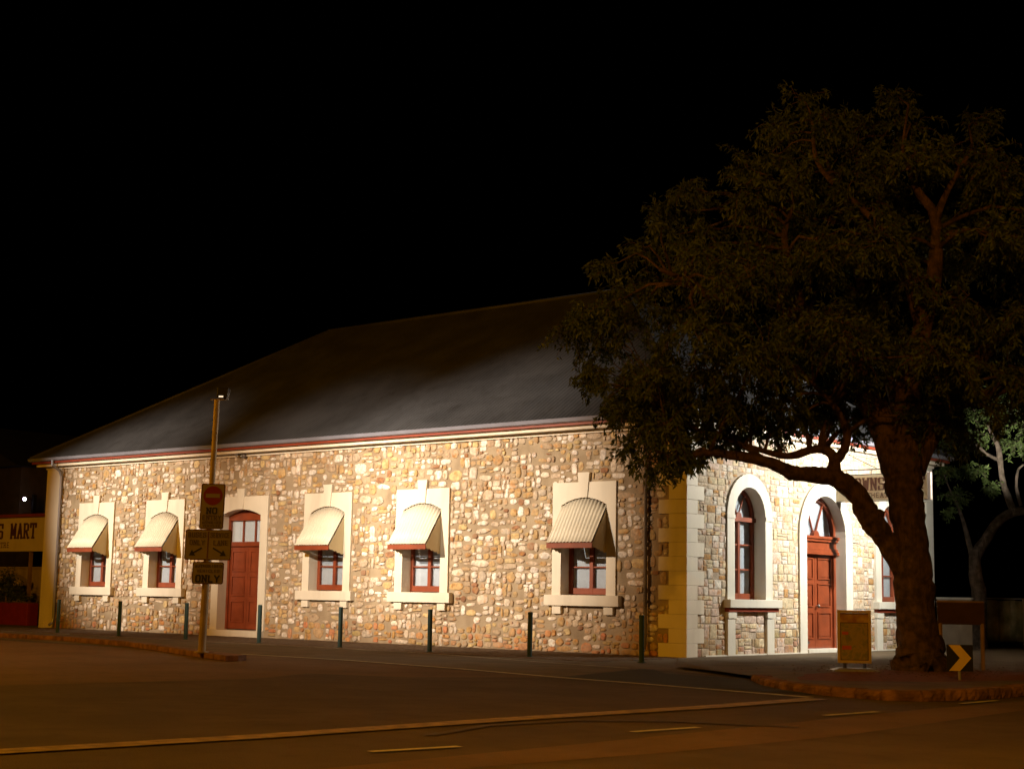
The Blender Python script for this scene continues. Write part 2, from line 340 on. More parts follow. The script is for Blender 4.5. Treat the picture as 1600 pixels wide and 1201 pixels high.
# ------------------------------------------------------------------ the stone building
B = empty('stone_building', (-14.35, 7.3, 0), 'long stone rubble building with cream trimmed windows and dark hipped metal roof', 'building')
WIN = [-25.48, -21.47, -13.29, -9.24, -3.26]; DOOR = -17.46
cA, cD, cC = 3.05, 7.33, 11.62
# long wall (mortar core): columns around rectangular holes
def wallcols(P, u0, u1, ztop, holes, name, m):
    mb = MB(P); us = sorted({u0, u1}|{x for h in holes for x in (h[0], h[1])})
    for a, b in zip(us[:-1], us[1:]):
        hs = [h for h in holes if h[0] <= a+1e-6 and h[1] >= b-1e-6]
        if not hs: mb.box(a, b, -.42, 0, -.02, ztop)
        else:
            h = hs[0]
            if h[2] > 0: mb.box(a, b, -.42, 0, -.02, h[2])
            mb.box(a, b, -.42, 0, h[3], ztop)
    return mb.build(name, m, B)
holes = [(c-.9, c+.9, 1.4, 4.35) for c in WIN]+[(DOOR-1.15, DOOR+1.15, .1, 4.35)]
wl = wallcols(LW, -28.7, -.02, 6.12, holes, 'long_wall', 'mortar')
fh = []
def archhole(c, ri, zs, z0):
    k = 10; e = [-ri*math.cos(math.pi*i/k) for i in range(k+1)]
    for a, b in zip(e[:-1], e[1:]):
        x = min(abs(a), abs(b)); fh.append((c+a, c+b, z0, zs+math.sqrt(ri*ri-x*x)))
archhole(cA, .95, 3.72, 1.35); archhole(cC, .95, 3.72, 1.35); archhole(cD, 1.38, 3.36, -1)
wf = wallcols(FW, .4, 14.4, 6.12, fh, 'front_wall', 'mortar2')
mb = MB(); mb.box(-28.7, -28.3, .43, 14.5, -.02, 6.12); mb.box(-28.3, -.45, 14.2, 14.6, -.02, 6.12)
mb.build('rear_wall', 'mortar', B)
# stones ------------------------------------------------
stones = []     # (size, facade, outline data, color)
def pal_long(z, z2):
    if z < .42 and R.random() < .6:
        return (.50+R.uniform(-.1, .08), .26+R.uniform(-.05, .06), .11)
    t = R.random()**1.12
    c = [(.80, .72, .63), (.72, .61, .48), (.50, .33, .15), (.58, .43, .21), (.47, .34, .22), (.55, .43, .31), (.58, .48, .37), (.30, .15, .08), (.44, .28, .14)][
        0 if t < .20 else 1 if t < .34 else 2 if t < .47 else 3 if t < .57 else 4 if t < .70 else 5 if t < .81 else 6 if t < .91 else 7 if t < .945 else 8]
    k = R.uniform(.85, 1.12); return tuple(min(.85, x*k) for x in c)
def pal_front(z, z2):
    t = R.random()
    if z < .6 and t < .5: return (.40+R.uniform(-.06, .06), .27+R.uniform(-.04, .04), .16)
    c = [(.70, .64, .55), (.60, .50, .37), (.64, .54, .36), (.58, .46, .38), (.46, .27, .11), (.52, .42, .30)][
        0 if t < .24 else 1 if t < .50 else 2 if t < .66 else 3 if t < .86 else 4 if t < .91 else 5]
    k = R.uniform(.88, 1.1); return tuple(x*k for x in c)
def split(u0, u1, z0, z1, wmax, hmax, out):
    w_, h_ = u1-u0, z1-z0
    if w_ > wmax*R.uniform(.38, 1.25) and w_ > .2:
        c = u0+w_*R.uniform(.36, .64); split(u0, c, z0, z1, wmax, hmax, out); split(c, u1, z0, z1, wmax, hmax, out); return
    if h_ > hmax*R.uniform(.45, 1.35) and h_ > .14:
        c = z0+h_*R.uniform(.36, .64); split(u0, u1, z0, c, wmax, hmax, out); split(u0, u1, c, z1, wmax, hmax, out); return
    out.append((u0, u1, z0, z1))
def fill(u0, u1, ztop, obs, wmax, hmax, skip, gap, pal, P, face, expo, jit, rows=(.30, .52)):
    z = .0
    while z < ztop-.08:
        h = R.uniform(*rows)
        if ztop-z-h < .15: h = ztop-z
        u = u0
        while u < u1-.03:
            wd = R.uniform(.7, 1.7)
            if u1-u-wd < .25: wd = u1-u
            cells = []; split(u, u+wd, z, z+h, wmax, hmax, cells)
            for a, b, c, d in cells:
                off = .16*noise.noise(Vector((a*.8, c*1.1, 3.1)))*(1 if expo < 5 else .15)
                ok = True
                for (oa, ob, oc, od) in obs:
                    if a < ob and b > oa and c+off < od-.01 and d+off > oc+.01:
                        opts = []
                        if oa-a > .09: opts.append((a, oa-.01, c, d))
                        if b-ob > .09: opts.append((ob+.01, b, c, d))
                        if d-od > .08: opts.append((a, b, od+.01, d))
                        if oc-c > .08: opts.append((a, b, c, oc-.01))
                        if not opts: ok = False; break
                        a, b, c, d = max(opts, key=lambda q: (q[1]-q[0])*(q[3]-q[2]))
                if not ok or R.random() < skip*(.4+.8*min(1, c/5)): continue
                c = max(.01, c+off); d = min(ztop-.01, d+off)
                hw, hh = (b-a)/2, (d-c)/2
                if hw < .03 or hh < .03: continue
                cu, cz = (a+b)/2, (c+d)/2
                if expo < 5: cu += R.uniform(-.025, .025); cz += R.uniform(-.025, .025)
                gg = gap*R.uniform(.6, 1.5)
                hw = max(.02, hw-gg); hh = max(.02, hh-gg)
                if expo < 5: 
                    k = R.uniform(.82, 1.08); hw *= k; hh *= R.uniform(.84, 1.07)
                n = 9 if hw < .1 else R.choice((9, 10, 11, 12))
                e = R.uniform(1.9, 3.4) if expo < 5 else R.uniform(5, 9)
                rot = R.uniform(-.12, .12) if expo < 5 else R.uniform(-.02, .02)
                pts = []
                t0 = R.random()*6.28
                for i in range(n):
                    t = t0+2*math.pi*i/n; ct, st = math.cos(t), math.sin(t)
                    x = math.copysign(abs(ct)**(2/e), ct)*hw*(1+R.uniform(-jit, jit*.4)); y = math.copysign(abs(st)**(2/e), st)*hh*(1+R.uniform(-jit, jit*.4))
                    pts.append((x*math.cos(rot)-y*math.sin(rot), x*math.sin(rot)+y*math.cos(rot)))
                stones.append((hw*hh, P, face, cu, cz, pts, pal(c, d), R.uniform(.016, .046) if expo < 5 else R.uniform(.012, .030)))
            u += wd
        z += h
obs = []
for c in WIN:
    obs += [(c-1.08, c+1.08, 1.5, 4.58), (c-1.28, c+1.28, 1.22, 1.56), (c-1.05, c-.68, 1.0, 1.3), (c+.68, c+1.05, 1.0, 1.3), (c-.22, c+.22, 4.5, 4.84)]
obs += [(DOOR-1.36, DOOR+1.36, -1, 4.56), (DOOR-1.5, DOOR+1.5, -1, .26), (DOOR-.22, DOOR+.22, 4.5, 4.84)]
QH = .366
for i in range(17):
    wl_ = .83 if i % 2 == 0 else .51
    obs.append((-wl_-.01, 1, i*QH, (i+1)*QH))
fill(-27.83, -.1, 5.95, obs, .60, .31, .09, .006, pal_long, LW, 'L', 3, .18)
obs = []
for c in (cA, cC):
    obs += [(c-1.17, c+1.17, 1.4, 3.72), (c-1.42, c+1.55, 1.26, 1.5), (c-1.22, c-.8, -1, 1.3), (c+.8, c+1.22, -1, 1.3)]
    for i in range(8):
        z = 3.72+i*1.17/8; obs.append((c-math.sqrt(max(0, 1.17**2-(z-3.72)**2)), c+math.sqrt(max(0, 1.17**2-(z-3.72)**2)), z, z+.147))
obs.append((cD-1.6, cD+1.6, -1, 3.36))
for i in range(8):
    z = 3.36+i*.2; obs.append((cD-math.sqrt(max(0, 1.6**2-(z-3.36)**2)), cD+math.sqrt(max(0, 1.6**2-(z-3.36)**2)), z, z+.2))
for i in range(17):
    wl_ = .47 if i % 2 == 0 else .77
    obs.append((-1, wl_+.01, i*QH, (i+1)*QH)); obs.append((14.6-wl_-.01, 20, i*QH, (i+1)*QH))
fill(.4, 14.2, 5.95, obs, .82, .31, .02, .007, pal_front, FW, 'F', 6, .06)
def stone_mesh(mb, s):
    _, P, face, cu, cz, pts, colr, h = s; mb.P = P; n = len(pts)
    vs = [(cu+x, -.02, cz+y) for x, y in pts]+[(cu+x, h*.55, cz+y) for x, y in pts]+[(cu+x*.8, h, cz+y*.78) for x, y in pts]+[(cu, h+.006, cz)]
    fs = [(i, (i+1) % n, n+(i+1) % n, n+i) for i in range(n)]+[(n+i, n+(i+1) % n, 2*n+(i+1) % n, 2*n+i) for i in range(n)]+[(2*n+i, 2*n+(i+1) % n, 3*n) for i in range(n)]
    mb.add(vs, fs, colr)
def seen(s):
    P = Vector(s[1](s[3], 0, s[4])); d = P-co.location; nrm = Vector((0, -1, 0)) if s[2] == 'L' else Vector((1, 0, 0))
    return s[0]*abs(d.normalized().dot(nrm))/d.length_squared
stones.sort(key=seen, reverse=True)
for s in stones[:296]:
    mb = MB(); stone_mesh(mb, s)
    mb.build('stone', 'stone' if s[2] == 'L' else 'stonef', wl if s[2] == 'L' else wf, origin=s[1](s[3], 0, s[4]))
for fc, mt, pr_ in (('L', 'stone', wl), ('F', 'stonef', wf)):
    mb = MB()
    for s in stones[296:]:
        if s[2] == fc: stone_mesh(mb, s)
    mb.build('rubble_stones', mt, pr_, kind='stuff')
print('stones', len(stones))
# quoins: L-shaped blocks wrapping the near corner
def quoin(P, a, b, c, d, i): pass
for i in range(17):
    z0 = i*QH+(.0 if i else -.02); z1 = (i+1)*QH-.004 if i < 16 else 6.1
    a = .83 if i % 2 == 0 else .51; b = .47 if i % 2 == 0 else .77
    mb = MB(); mb.slab([(-a, -.045), (.045, -.045), (.045, b), (-.3, b), (-.3, .3), (-a, .3)], z0, z1)
    mb.build('quoin', 'cream' if 1 else '', B, origin=(0, 0, z0), bevel=.006)
    mb = MB(); mb.slab([(.045, 14.6-b), (.045, 14.65), (-.6, 14.65), (-.6, 14.3), (-.3, 14.3), (-.3, 14.6-b)], z0, z1)
    mb.build('quoin', 'creamf', B, origin=(0, 14.6, z0), bevel=.006)
MB(LW).box(-28.75, -27.84, -.3, .05, -.02, 6.12).build('pilaster', 'cream', B, origin=(-28.3, 0, 0), bevel=.006)
# eaves, gutter, roof -----------------------------------
x0, x1, y0, y1 = -28.7, 0, 0, 14.6
def loop(off0, off1, za, zb, name, m):
    mb = MB()
    a, b = off0, off1
    mb.slab([(x0-b, y0-b), (x1+b, y0-b), (x1+a, y0-a), (x0-a, y0-a)], za, zb)
    mb.slab([(x1+b, y0-b), (x1+b, y1+b), (x1+a, y1+a), (x1+a, y0-a)], za, zb)
    mb.slab([(x1+b, y1+b), (x0-b, y1+b), (x0-a, y1+a), (x1+a, y1+a)], za, zb)
    mb.slab([(x0-b, y1+b), (x0-b, y0-b), (x0-a, y0-a), (x0-a, y1+a)], za, zb)
    return mb.build(name, m, B)
loop(.0, .34, 5.98, 6.1, 'bed_moulding', 'cream'); loop(.0, .09, 5.89, 5.978, 'lower_moulding', 'cream'); loop(-.05, .44, 6.105, 6.135, 'soffit', 'cream')
loop(.445, .475, 6.08, 6.235, 'fascia', 'redd')
def gut(name):
    mb = MB()
    prof = [(.478, 6.27), (.478, 6.18), (.52, 6.155), (.575, 6.18), (.6, 6.275), (.59, 6.28), (.565, 6.19), (.52, 6.17), (.49, 6.19), (.49, 6.27)]
    c = [(x0, y0, -1, -1), (x1, y0, 1, -1), (x1, y1, 1, 1), (x0, y1, -1, 1)]; k = len(prof)
    vs = [(x+sx*o, y+sy*o, z) for x, y, sx, sy in c for o, z in prof]
    fs = [(i*k+j, ((i+1) % 4)*k+j, ((i+1) % 4)*k+(j+1) % k, i*k+(j+1) % k) for i in range(4) for j in range(k)]
    mb.add(vs, fs); return mb.build(name, 'gutter', B)
gut('gutter')
EO = .53; half = 7.3+EO; PZ0 = 6.27; PZ1 = 11.55; rise = PZ1-PZ0
def corr(axis, sign, a0, a1, name):      # one corrugated roof slope
    mb = MB(); pitch = .0762*2; nst = int((a1-a0)/pitch*6); vs = []; fs = []
    for i in range(nst+1):
        a = a0+(a1-a0)*i/nst; t = min(1, min(a-a0, a1-a)/half)
        wv = .011*math.cos(2*math.pi*(a-a0)/pitch)
        for s_ in (0, t):
            d = s_*half
            if axis == 'x': p = (a, (y0-EO+d) if sign < 0 else (y1+EO-d), PZ0+s_*rise+wv)
            else: p = ((x1+EO-d) if sign > 0 else (x0-EO+d), a, PZ0+s_*rise+wv)
            vs.append(p)
    fs = [(2*i, 2*i+2, 2*i+3, 2*i+1) for i in range(nst)]
    mb.add(vs, fs); o = mb.build(name, 'roof', B, fix=False, smooth=True)
    if o.data.polygons[nst//2].normal.z < 0: o.data.flip_normals()
    return o
corr('x', -1, x0-EO, x1+EO, 'roof_slope'); corr('x', 1, x0-EO, x1+EO, 'roof_slope')
corr('y', 1, y0-EO, y1+EO, 'roof_slope'); corr('y', -1, y0-EO, y1+EO, 'roof_slope')
apL = (x0-EO+half, 7.3, PZ1+.02); apR = (x1+EO-half, 7.3, PZ1+.02)
mb = MB(); mb.tube([apL, apR], .07, 8)
for ap, xx in ((apL, x0-EO), (apR, x1+EO)):
    for yy in (y0-EO, y1+EO): mb.tube([(xx, yy, PZ0+.03), ap], .055, 8)
mb.build('ridge_cap', 'roof', B, smooth=True)
# inner ceiling so no light leaks
MB().box(x0+.3, x1-.3, .3, 14.3, 5.9, 5.95).build('ceiling', 'dark', B)
# downpipes
def dpipe(u, m, elbow):
    mb = MB(LW)
    mb.tube([(u, .53, 6.2), (u, .53, 6.02), (u, .2, 5.8), (u, .11, 5.6), (u, .11, .35), (u, .16, .2), (u, .28, .12)], .05, 8)
    for z in (1.4, 3.3, 5.2): mb.box(u-.07, u+.07, .0, .12, z, z+.04)
    return mb.build('downpipe', m, B, smooth=False, origin=(u, -.1, 0))
dpipe(-1.19, 'pipe', 0); dpipe(-27.72, 'gutter', 1)
MB(LW).box(-28.42, -28.2, .05, .2, 0, .22).build('drain_block', 'cream', B, origin=(-28.3, -.1, 0), bevel=.02)
mb = MB(LW); mb.box(-17.62, -17.5, 0, .12, 5.93, 6.05); mb.tube([(-17.56, .1, 5.98), (-17.5, .3, 5.93)], .055, 8); mb.ball((-17.3, .12, 5.9), .09)
mb.build('eave_sensor', 'pipe', B, origin=(-17.5, -.1, 5.9))
# long-wall windows -------------------------------------
def surround_long(c, hw_in, hw_out, z0, par, plinth=False):
    spr, crn = 3.95, 4.15
    inn = [(c-hw_in, z0)]+[(c-hw_in+2*hw_in*i/10, spr+(crn-spr)*(1-((i-5)/5)**2)) for i in range(11)]+[(c+hw_in, z0)]
    outl = [(c-hw_out, z0), (c-hw_out, 4.57)]+[(c-hw_in+2*hw_in*i/10, 4.57) for i in range(1, 10)]+[(c+hw_out, 4.57), (c+hw_out, z0)]
    # split lintel at the keystone so the joints read
    mb = MB(LW); mb.ring(inn, outl, -.40, .055)
    mb.build('surround', 'cream', par, origin=LW(c, 0, z0))
    MB(LW).prism([(c-.13, crn-.005), (c+.13, crn-.005), (c+.2, 4.83), (c-.2, 4.83)], .0, .085).build('keystone', 'cream', par, origin=LW(c, 0, 4.2), bevel=.006)
for wi, c in enumerate(WIN):
    mb = MB(LW); u0_, u1_ = c-.765, c+.765; za, zb = 1.56, 4.15
    for a, b in ((u0_, u0_+.11), (c-.06, c+.06), (u1_-.11, u1_)): mb.box(a, b, -.40, -.31, za, 3.96)
    mb.box(u0_+.11, c-.06, -.40, -.312, za, za+.17); mb.box(c+.06, u1_-.11, -.40, -.312, za, za+.17)
    for a, b in ((u0_+.11, c-.06), (c+.06, u1_-.11)):
        for z in (2.27, 2.95, 3.5): mb.box(a, b, -.385, -.325, z, z+.04)
    mb.prism([(u0_, 3.96)]+[(c-.765+1.53*i/10, 3.95+.2*(1-((i-5)/5)**2)) for i in range(11)][0:0]+[(u1_, 3.96), (c+.4, 4.10), (c, 4.14), (c-.4, 4.10)], -.40, -.31)
    wn = mb.build('window', 'red', B, origin=LW(c, 0, 1.5), bevel=.006)
    for a, b in ((u0_+.11, c-.06), (c+.06, u1_-.11)):
        for z, zz in ((za+.17, 2.27), (2.31, 2.95), (2.99, 3.5)): MB(LW).box(a, b, -.36, -.354, z, zz).build('pane', 'glass', wn, origin=LW(a, -.36, z))
    MB(LW).box(u0_+.02, u1_-.02, -.44, -.42, za, 4.0).build('blind', 'blind', wn, origin=LW(c, -.42, za))
    surround_long(c, .765, 1.07, 1.54, wn)
    MB(LW).box(c-1.25, c+1.25, -.42, .17, 1.25, 1.54).build('sill', 'cream', wn, origin=LW(c, 0, 1.25), bevel=.01)
    for s_ in (-1, 1): MB(LW).box(c+s_*.87-.15, c+s_*.87+.15, 0, .10, 1.03, 1.247).build('sill_block', 'cream', wn, origin=LW(c+s_*.87, 0, 1.03), bevel=.006)
    # awning
    NC = 13*8; vs = []; amp = .016
    lipz, lo = 2.93, .66
    for i in range(NC+1):
        t = i/NC; u = u0_+.01+(1.51)*t; topz = 3.93+.19*(1-(2*t-1)**2); wv = amp*math.cos(2*math.pi*t*13)
        for s_ in (0, .33, .66, 1): vs.append((u, .0+lo*s_+wv*.85+.02, topz+(lipz-topz)*s_+wv*.5))
    mb = MB(LW); mb.add(vs, [(4*i+j, 4*i+4+j, 4*i+5+j, 4*i+1+j) for i in range(NC) for j in range(3)])
    aw = mb.build('awning', 'awn', B, origin=LW(c, 0, 3), fix=False, smooth=True)
    sd = aw.modifiers.new('thick', 'SOLIDIFY'); sd.thickness = .004
    MB(LW).box(u0_, u1_, lo+.0, lo+.035, lipz-.16, lipz-.02).build('valance', 'red', aw, origin=LW(c, lo, lipz), bevel=.004)
    for s_ in (-1, 1):
        u = c+s_*.757; e = [(.03, 3.86), (lo, lipz-.03), (lo, lipz-.10)]
        for k in range(9):
            o_ = lo-(lo-.06)*k/8; e.append((o_-.0, 2.83-.02*k+(-.035 if k % 2 else 0)))
        e.append((.03, 2.66)); n = len(e)
        mb = MB(LW); mb.add([(u-.005, o_, z) for o_, z in e]+[(u+.005, o_, z) for o_, z in e], [tuple(range(n)), tuple(range(2*n-1, n-1, -1))]+[(i, (i+1) % n, n+(i+1) % n, n+i) for i in range(n)])
        mb.build('side_cheek', 'awn_shade', aw, origin=LW(u, 0, 2.7))
# side door ---------------------------------------------
def panel(mb, a, b, z0, z1, o):     # raised-and-fielded panel: moulding ring + field
    mb.ring([(a, z0), (b, z0), (b, z1), (a, z1)], [(a+.035, z0+.035), (b-.035, z0+.035), (b-.035, z1-.035), (a+.035, z1-.035)], o-.002, o+.035, True)
    mb.prism([(a+.075, z0+.075), (b-.075, z0+.075), (b-.075, z1-.075), (a+.075, z1-.075)], o-.012, o+.016)
c = DOOR; mb = MB(LW); u0_, u1_ = c-.98, c+1.02
mb.box(u0_, u0_+.09, -.42, -.30, .24, 3.97); mb.box(u1_-.09, u1_, -.42, -.30, .24, 3.97); mb.box(u0_+.09, u1_-.09, -.42, -.27, 2.95, 3.10)
mb.prism([(u0_, 3.80), (u1_, 3.80), (u1_, 3.97), (c+.45, 4.1), (c, 4.14), (c-.45, 4.1), (u0_, 3.97)], -.42, -.298)
for u in (u0_+.09+.59, u0_+.09+1.2): mb.box(u, u+.05, -.40, -.33, 3.10, 3.80)
dr = mb.build('side_door', 'red', B, origin=LW(c, 0, .2), bevel=.006)
for a, b in ((u0_+.09, u0_+.68), (u0_+.73, u0_+1.29), (u0_+1.34, u1_-.09)):
    MB(LW).box(a, b, -.37, -.364, 3.10, 3.80).build('pane', 'glass', dr, origin=LW(a, -.37, 3.1))
MB(LW).box(u0_+.09, u1_-.09, -.41, -.40, 3.10, 3.8).build('blind', 'blindw', dr, origin=LW(c, -.4, 3.1))
for a, b in ((u0_+.09, c+.015), (c+.025, u1_-.09)):
    mb = MB(LW); mb.box(a, b, -.41, -.36, .25, 2.95)
    for z0_, z1_ in ((.46, 1.16), (1.32, 1.98), (2.12, 2.80)): panel(mb, a+.12, b-.12, z0_, z1_, -.36)
    mb.build('door_leaf', 'red', dr, origin=LW(a, -.36, .25))
surround_long(c+.02, 1.0, 1.35, .22, dr)
MB(LW).box(c-1.48, c+1.32, -.42, .22, 0, .22).build('door_step', 'cream', dr, origin=LW(c, 0, 0), bevel=.012)
# front windows and door --------------------------------
def archring(c, ri, ro, zs, z0, o0, o1, name, m, par):
    a = [(c-ri, z0)]+[(x, z) for x, z in arc(c, zs, ri, 180, 0, 20)]+[(c+ri, z0)]
    b = [(c-ro, z0)]+[(x, z) for x, z in arc(c, zs, ro, 180, 0, 20)]+[(c+ro, z0)]
    return MB(FW).ring(a, b, o0, o1).build(name, m, par, origin=FW(c, 0, z0))
for c in (cA, cC):
    r = .80; mb = MB(FW); z0_ = 1.5; zs = 3.72
    for a, b in ((c-r, c-r+.11), (c+r-.11, c+r), (c-.05, c+.05)): mb.box(a, b, -.40, -.30, z0_, 3.60)
    mb.box(c-r+.11, c-.05, -.4, -.302, z0_, z0_+.16); mb.box(c+.05, c+r-.11, -.4, -.302, z0_, z0_+.16)
    for a, b in ((c-r+.11, c-.05), (c+.05, c+r-.11)):
        for z in (2.28, 2.95): mb.box(a, b, -.385, -.32, z, z+.045)
    mb.box(c-r, c+r, -.405, -.24, 3.60, 3.72)
    a_ = arc(c, zs+.003, r-.10, 180, 0, 16); b_ = arc(c, zs+.003, r, 180, 0, 16); mb.ring(a_, b_, -.4, -.30)
    hub = arc(c, zs+.001, .14, 180, 0, 8); mb.prism(hub, -.39, -.29)
    for ang in (60, 120):
        ca, sa = math.cos(math.radians(ang)), math.sin(math.radians(ang)); n_ = (-sa*.014, ca*.014)
        mb.prism([(c+ca*.12-n_[0], zs+sa*.12-n_[1]), (c+ca*.71-n_[0], zs+sa*.71-n_[1]), (c+ca*.71+n_[0], zs+sa*.71+n_[1]), (c+ca*.12+n_[0], zs+sa*.12+n_[1])], -.375, -.33)
    wn = mb.build('arched_window', 'red', B, origin=FW(c, 0, z0_), bevel=.005)
    MB(FW).prism(arc(c, zs+.01, r-.1, 180, 0, 16), -.365, -.36).build('fan_pane', 'glass', wn, origin=FW(c, -.36, zs))
    for a, b in ((c-r+.11, c-.05), (c+.05, c+r-.11)):
        for z, zz in ((z0_+.16, 2.28), (2.325, 2.95), (2.995, 3.6)): MB(FW).box(a, b, -.36, -.354, z, zz).build('pane', 'glass', wn, origin=FW(a, -.36, z))
    mb = MB(FW); mb.box(c-r, c+r, -.44, -.42, z0_, 3.65); mb.prism(arc(c, zs-.05, r-.02, 180, 0, 16), -.44, -.42); mb.build('blind', 'blind', wn, origin=FW(c, -.42, z0_))
    archring(c, r, 1.165, zs, 1.5, -.40, .06, 'surround', 'creamf', wn)
    mb = MB(FW)
    for s_ in (-1, 1): mb.box(c+s_*1.0-.2, c+s_*1.0+.2, .06, .085, 3.64, 3.74)
    mb.build('impost', 'creamf', wn, origin=FW(c, 0, 3.6))
    MB(FW).box(c-1.28, c+1.42, -.42, .22, 1.28, 1.50).build('sill', 'creamf', wn, origin=FW(c, 0, 1.3), bevel=.012)
    MB(FW).box(c-1.22, c+1.36, 0, .14, 1.17, 1.277).build('sill_shade_strip', 'redd', wn, origin=FW(c, 0, 1.2), bevel=.01)  # dark strip standing in for the shadow cast below the sill
    for s_ in (-1, 1):
        mb = MB(FW); mb.box(c+s_*1.01-.19, c+s_*1.01+.19, 0, .09, .02, .98); mb.box(c+s_*1.01-.21, c+s_*1.01+.21, 0, .12, 1.0, 1.168)
        mb.build('sill_pier', 'creamf', wn, origin=FW(c+s_, 0, 0), bevel=.006)
c = cD; r = 1.18; zs = 3.36
mb = MB(FW); mb.box(c-r, c-r+.13, -.42, -.28, .12, 3.3); mb.box(c+r-.13, c+r, -.42, -.28, .12, 3.3)
for k, (za, zb, o) in enumerate(((2.84, 2.93, -.16), (2.93, 3.02, -.20), (3.02, 3.22, -.26), (3.22, 3.30, -.19), (3.30, 3.38, -.14))): mb.box(c-r+.001*k, c+r-.001*k, -.42, o, za, zb)
mb.ring(arc(c, zs+.02, r-.13, 180, 0, 18), arc(c, zs+.02, r, 180, 0, 18), -.42, -.28)
mb.prism(arc(c, zs+.02, .17, 180, 0, 8), -.40, -.27)
for ang in (62, 118):
    ca, sa = math.cos(math.radians(ang)), math.sin(math.radians(ang)); n_ = (-sa*.016, ca*.016)
    mb.prism([(c+ca*.15-n_[0], zs+sa*.15-n_[1]), (c+ca*1.06-n_[0], zs+sa*1.06-n_[1]), (c+ca*1.06+n_[0], zs+sa*1.06+n_[1]), (c+ca*.15+n_[0], zs+sa*.15+n_[1])], -.39, -.33)
dr = mb.build('front_door', 'red', B, origin=FW(c, 0, .1), bevel=.006)
MB(FW).prism(arc(c, zs+.03, r-.13, 180, 0, 18), -.37, -.364).build('fan_pane', 'glass', dr, origin=FW(c, -.36, zs))
MB(FW).prism(arc(c, zs+.01, r-.05, 180, 0, 18), -.42, -.41).build('blind', 'blind', dr, origin=FW(c, -.4, zs))
for a, b in ((c-r+.13, c-.005), (c+.005, c+r-.13)):
    mb = MB(FW); mb.box(a, b, -.40, -.35, .13, 2.84)
    for z0_, z1_ in ((.36, 1.08), (1.22, 1.42), (1.50, 1.62), (1.70, 2.0), (2.08, 2.72)) if 0 else ((.40, 1.17), (1.32, 2.0), (2.12, 2.74)): panel(mb, a+.13, b-.13, z0_, z1_, -.35)
    lf = mb.build('door_leaf', 'red', dr, origin=FW(a, -.35, .13))
    if a < c-.1:
        mb = MB(FW); mb.prism(arc(a+.32, 2.42, .11, 0, 342, 19), -.34, -.32); mb.build('round_plaque', 'brass', lf, origin=FW(a+.32, -.33, 2.42))
        MB(FW).box(a+.3, a+.7, -.348, -.33, .26, .34).build('letter_slot', 'brass', lf, origin=FW(a+.5, -.33, .3), bevel=.01)
    else:
        mb = MB(FW); mb.tube([(a+.06, -.36, 1.35), (a+.06, -.27, 1.35)], .018, 8); mb.ball((a+.06, -.26, 1.35), .045); mb.build('door_knob', 'steel', lf, origin=FW(a+.06, -.3, 1.35), smooth=True)
archring(c, r, 1.59, zs, .02, -.42, .06, 'surround', 'creamf', dr)
MB(FW).box(c-r, c+r, -.42, .1, .02, .125).build('threshold', 'creamf', dr, origin=FW(c, 0, 0), bevel=.01)
MB(FW).box(.8, 14.1, 0, .075, -.01, .055).build('base_course', 'creamf', B)
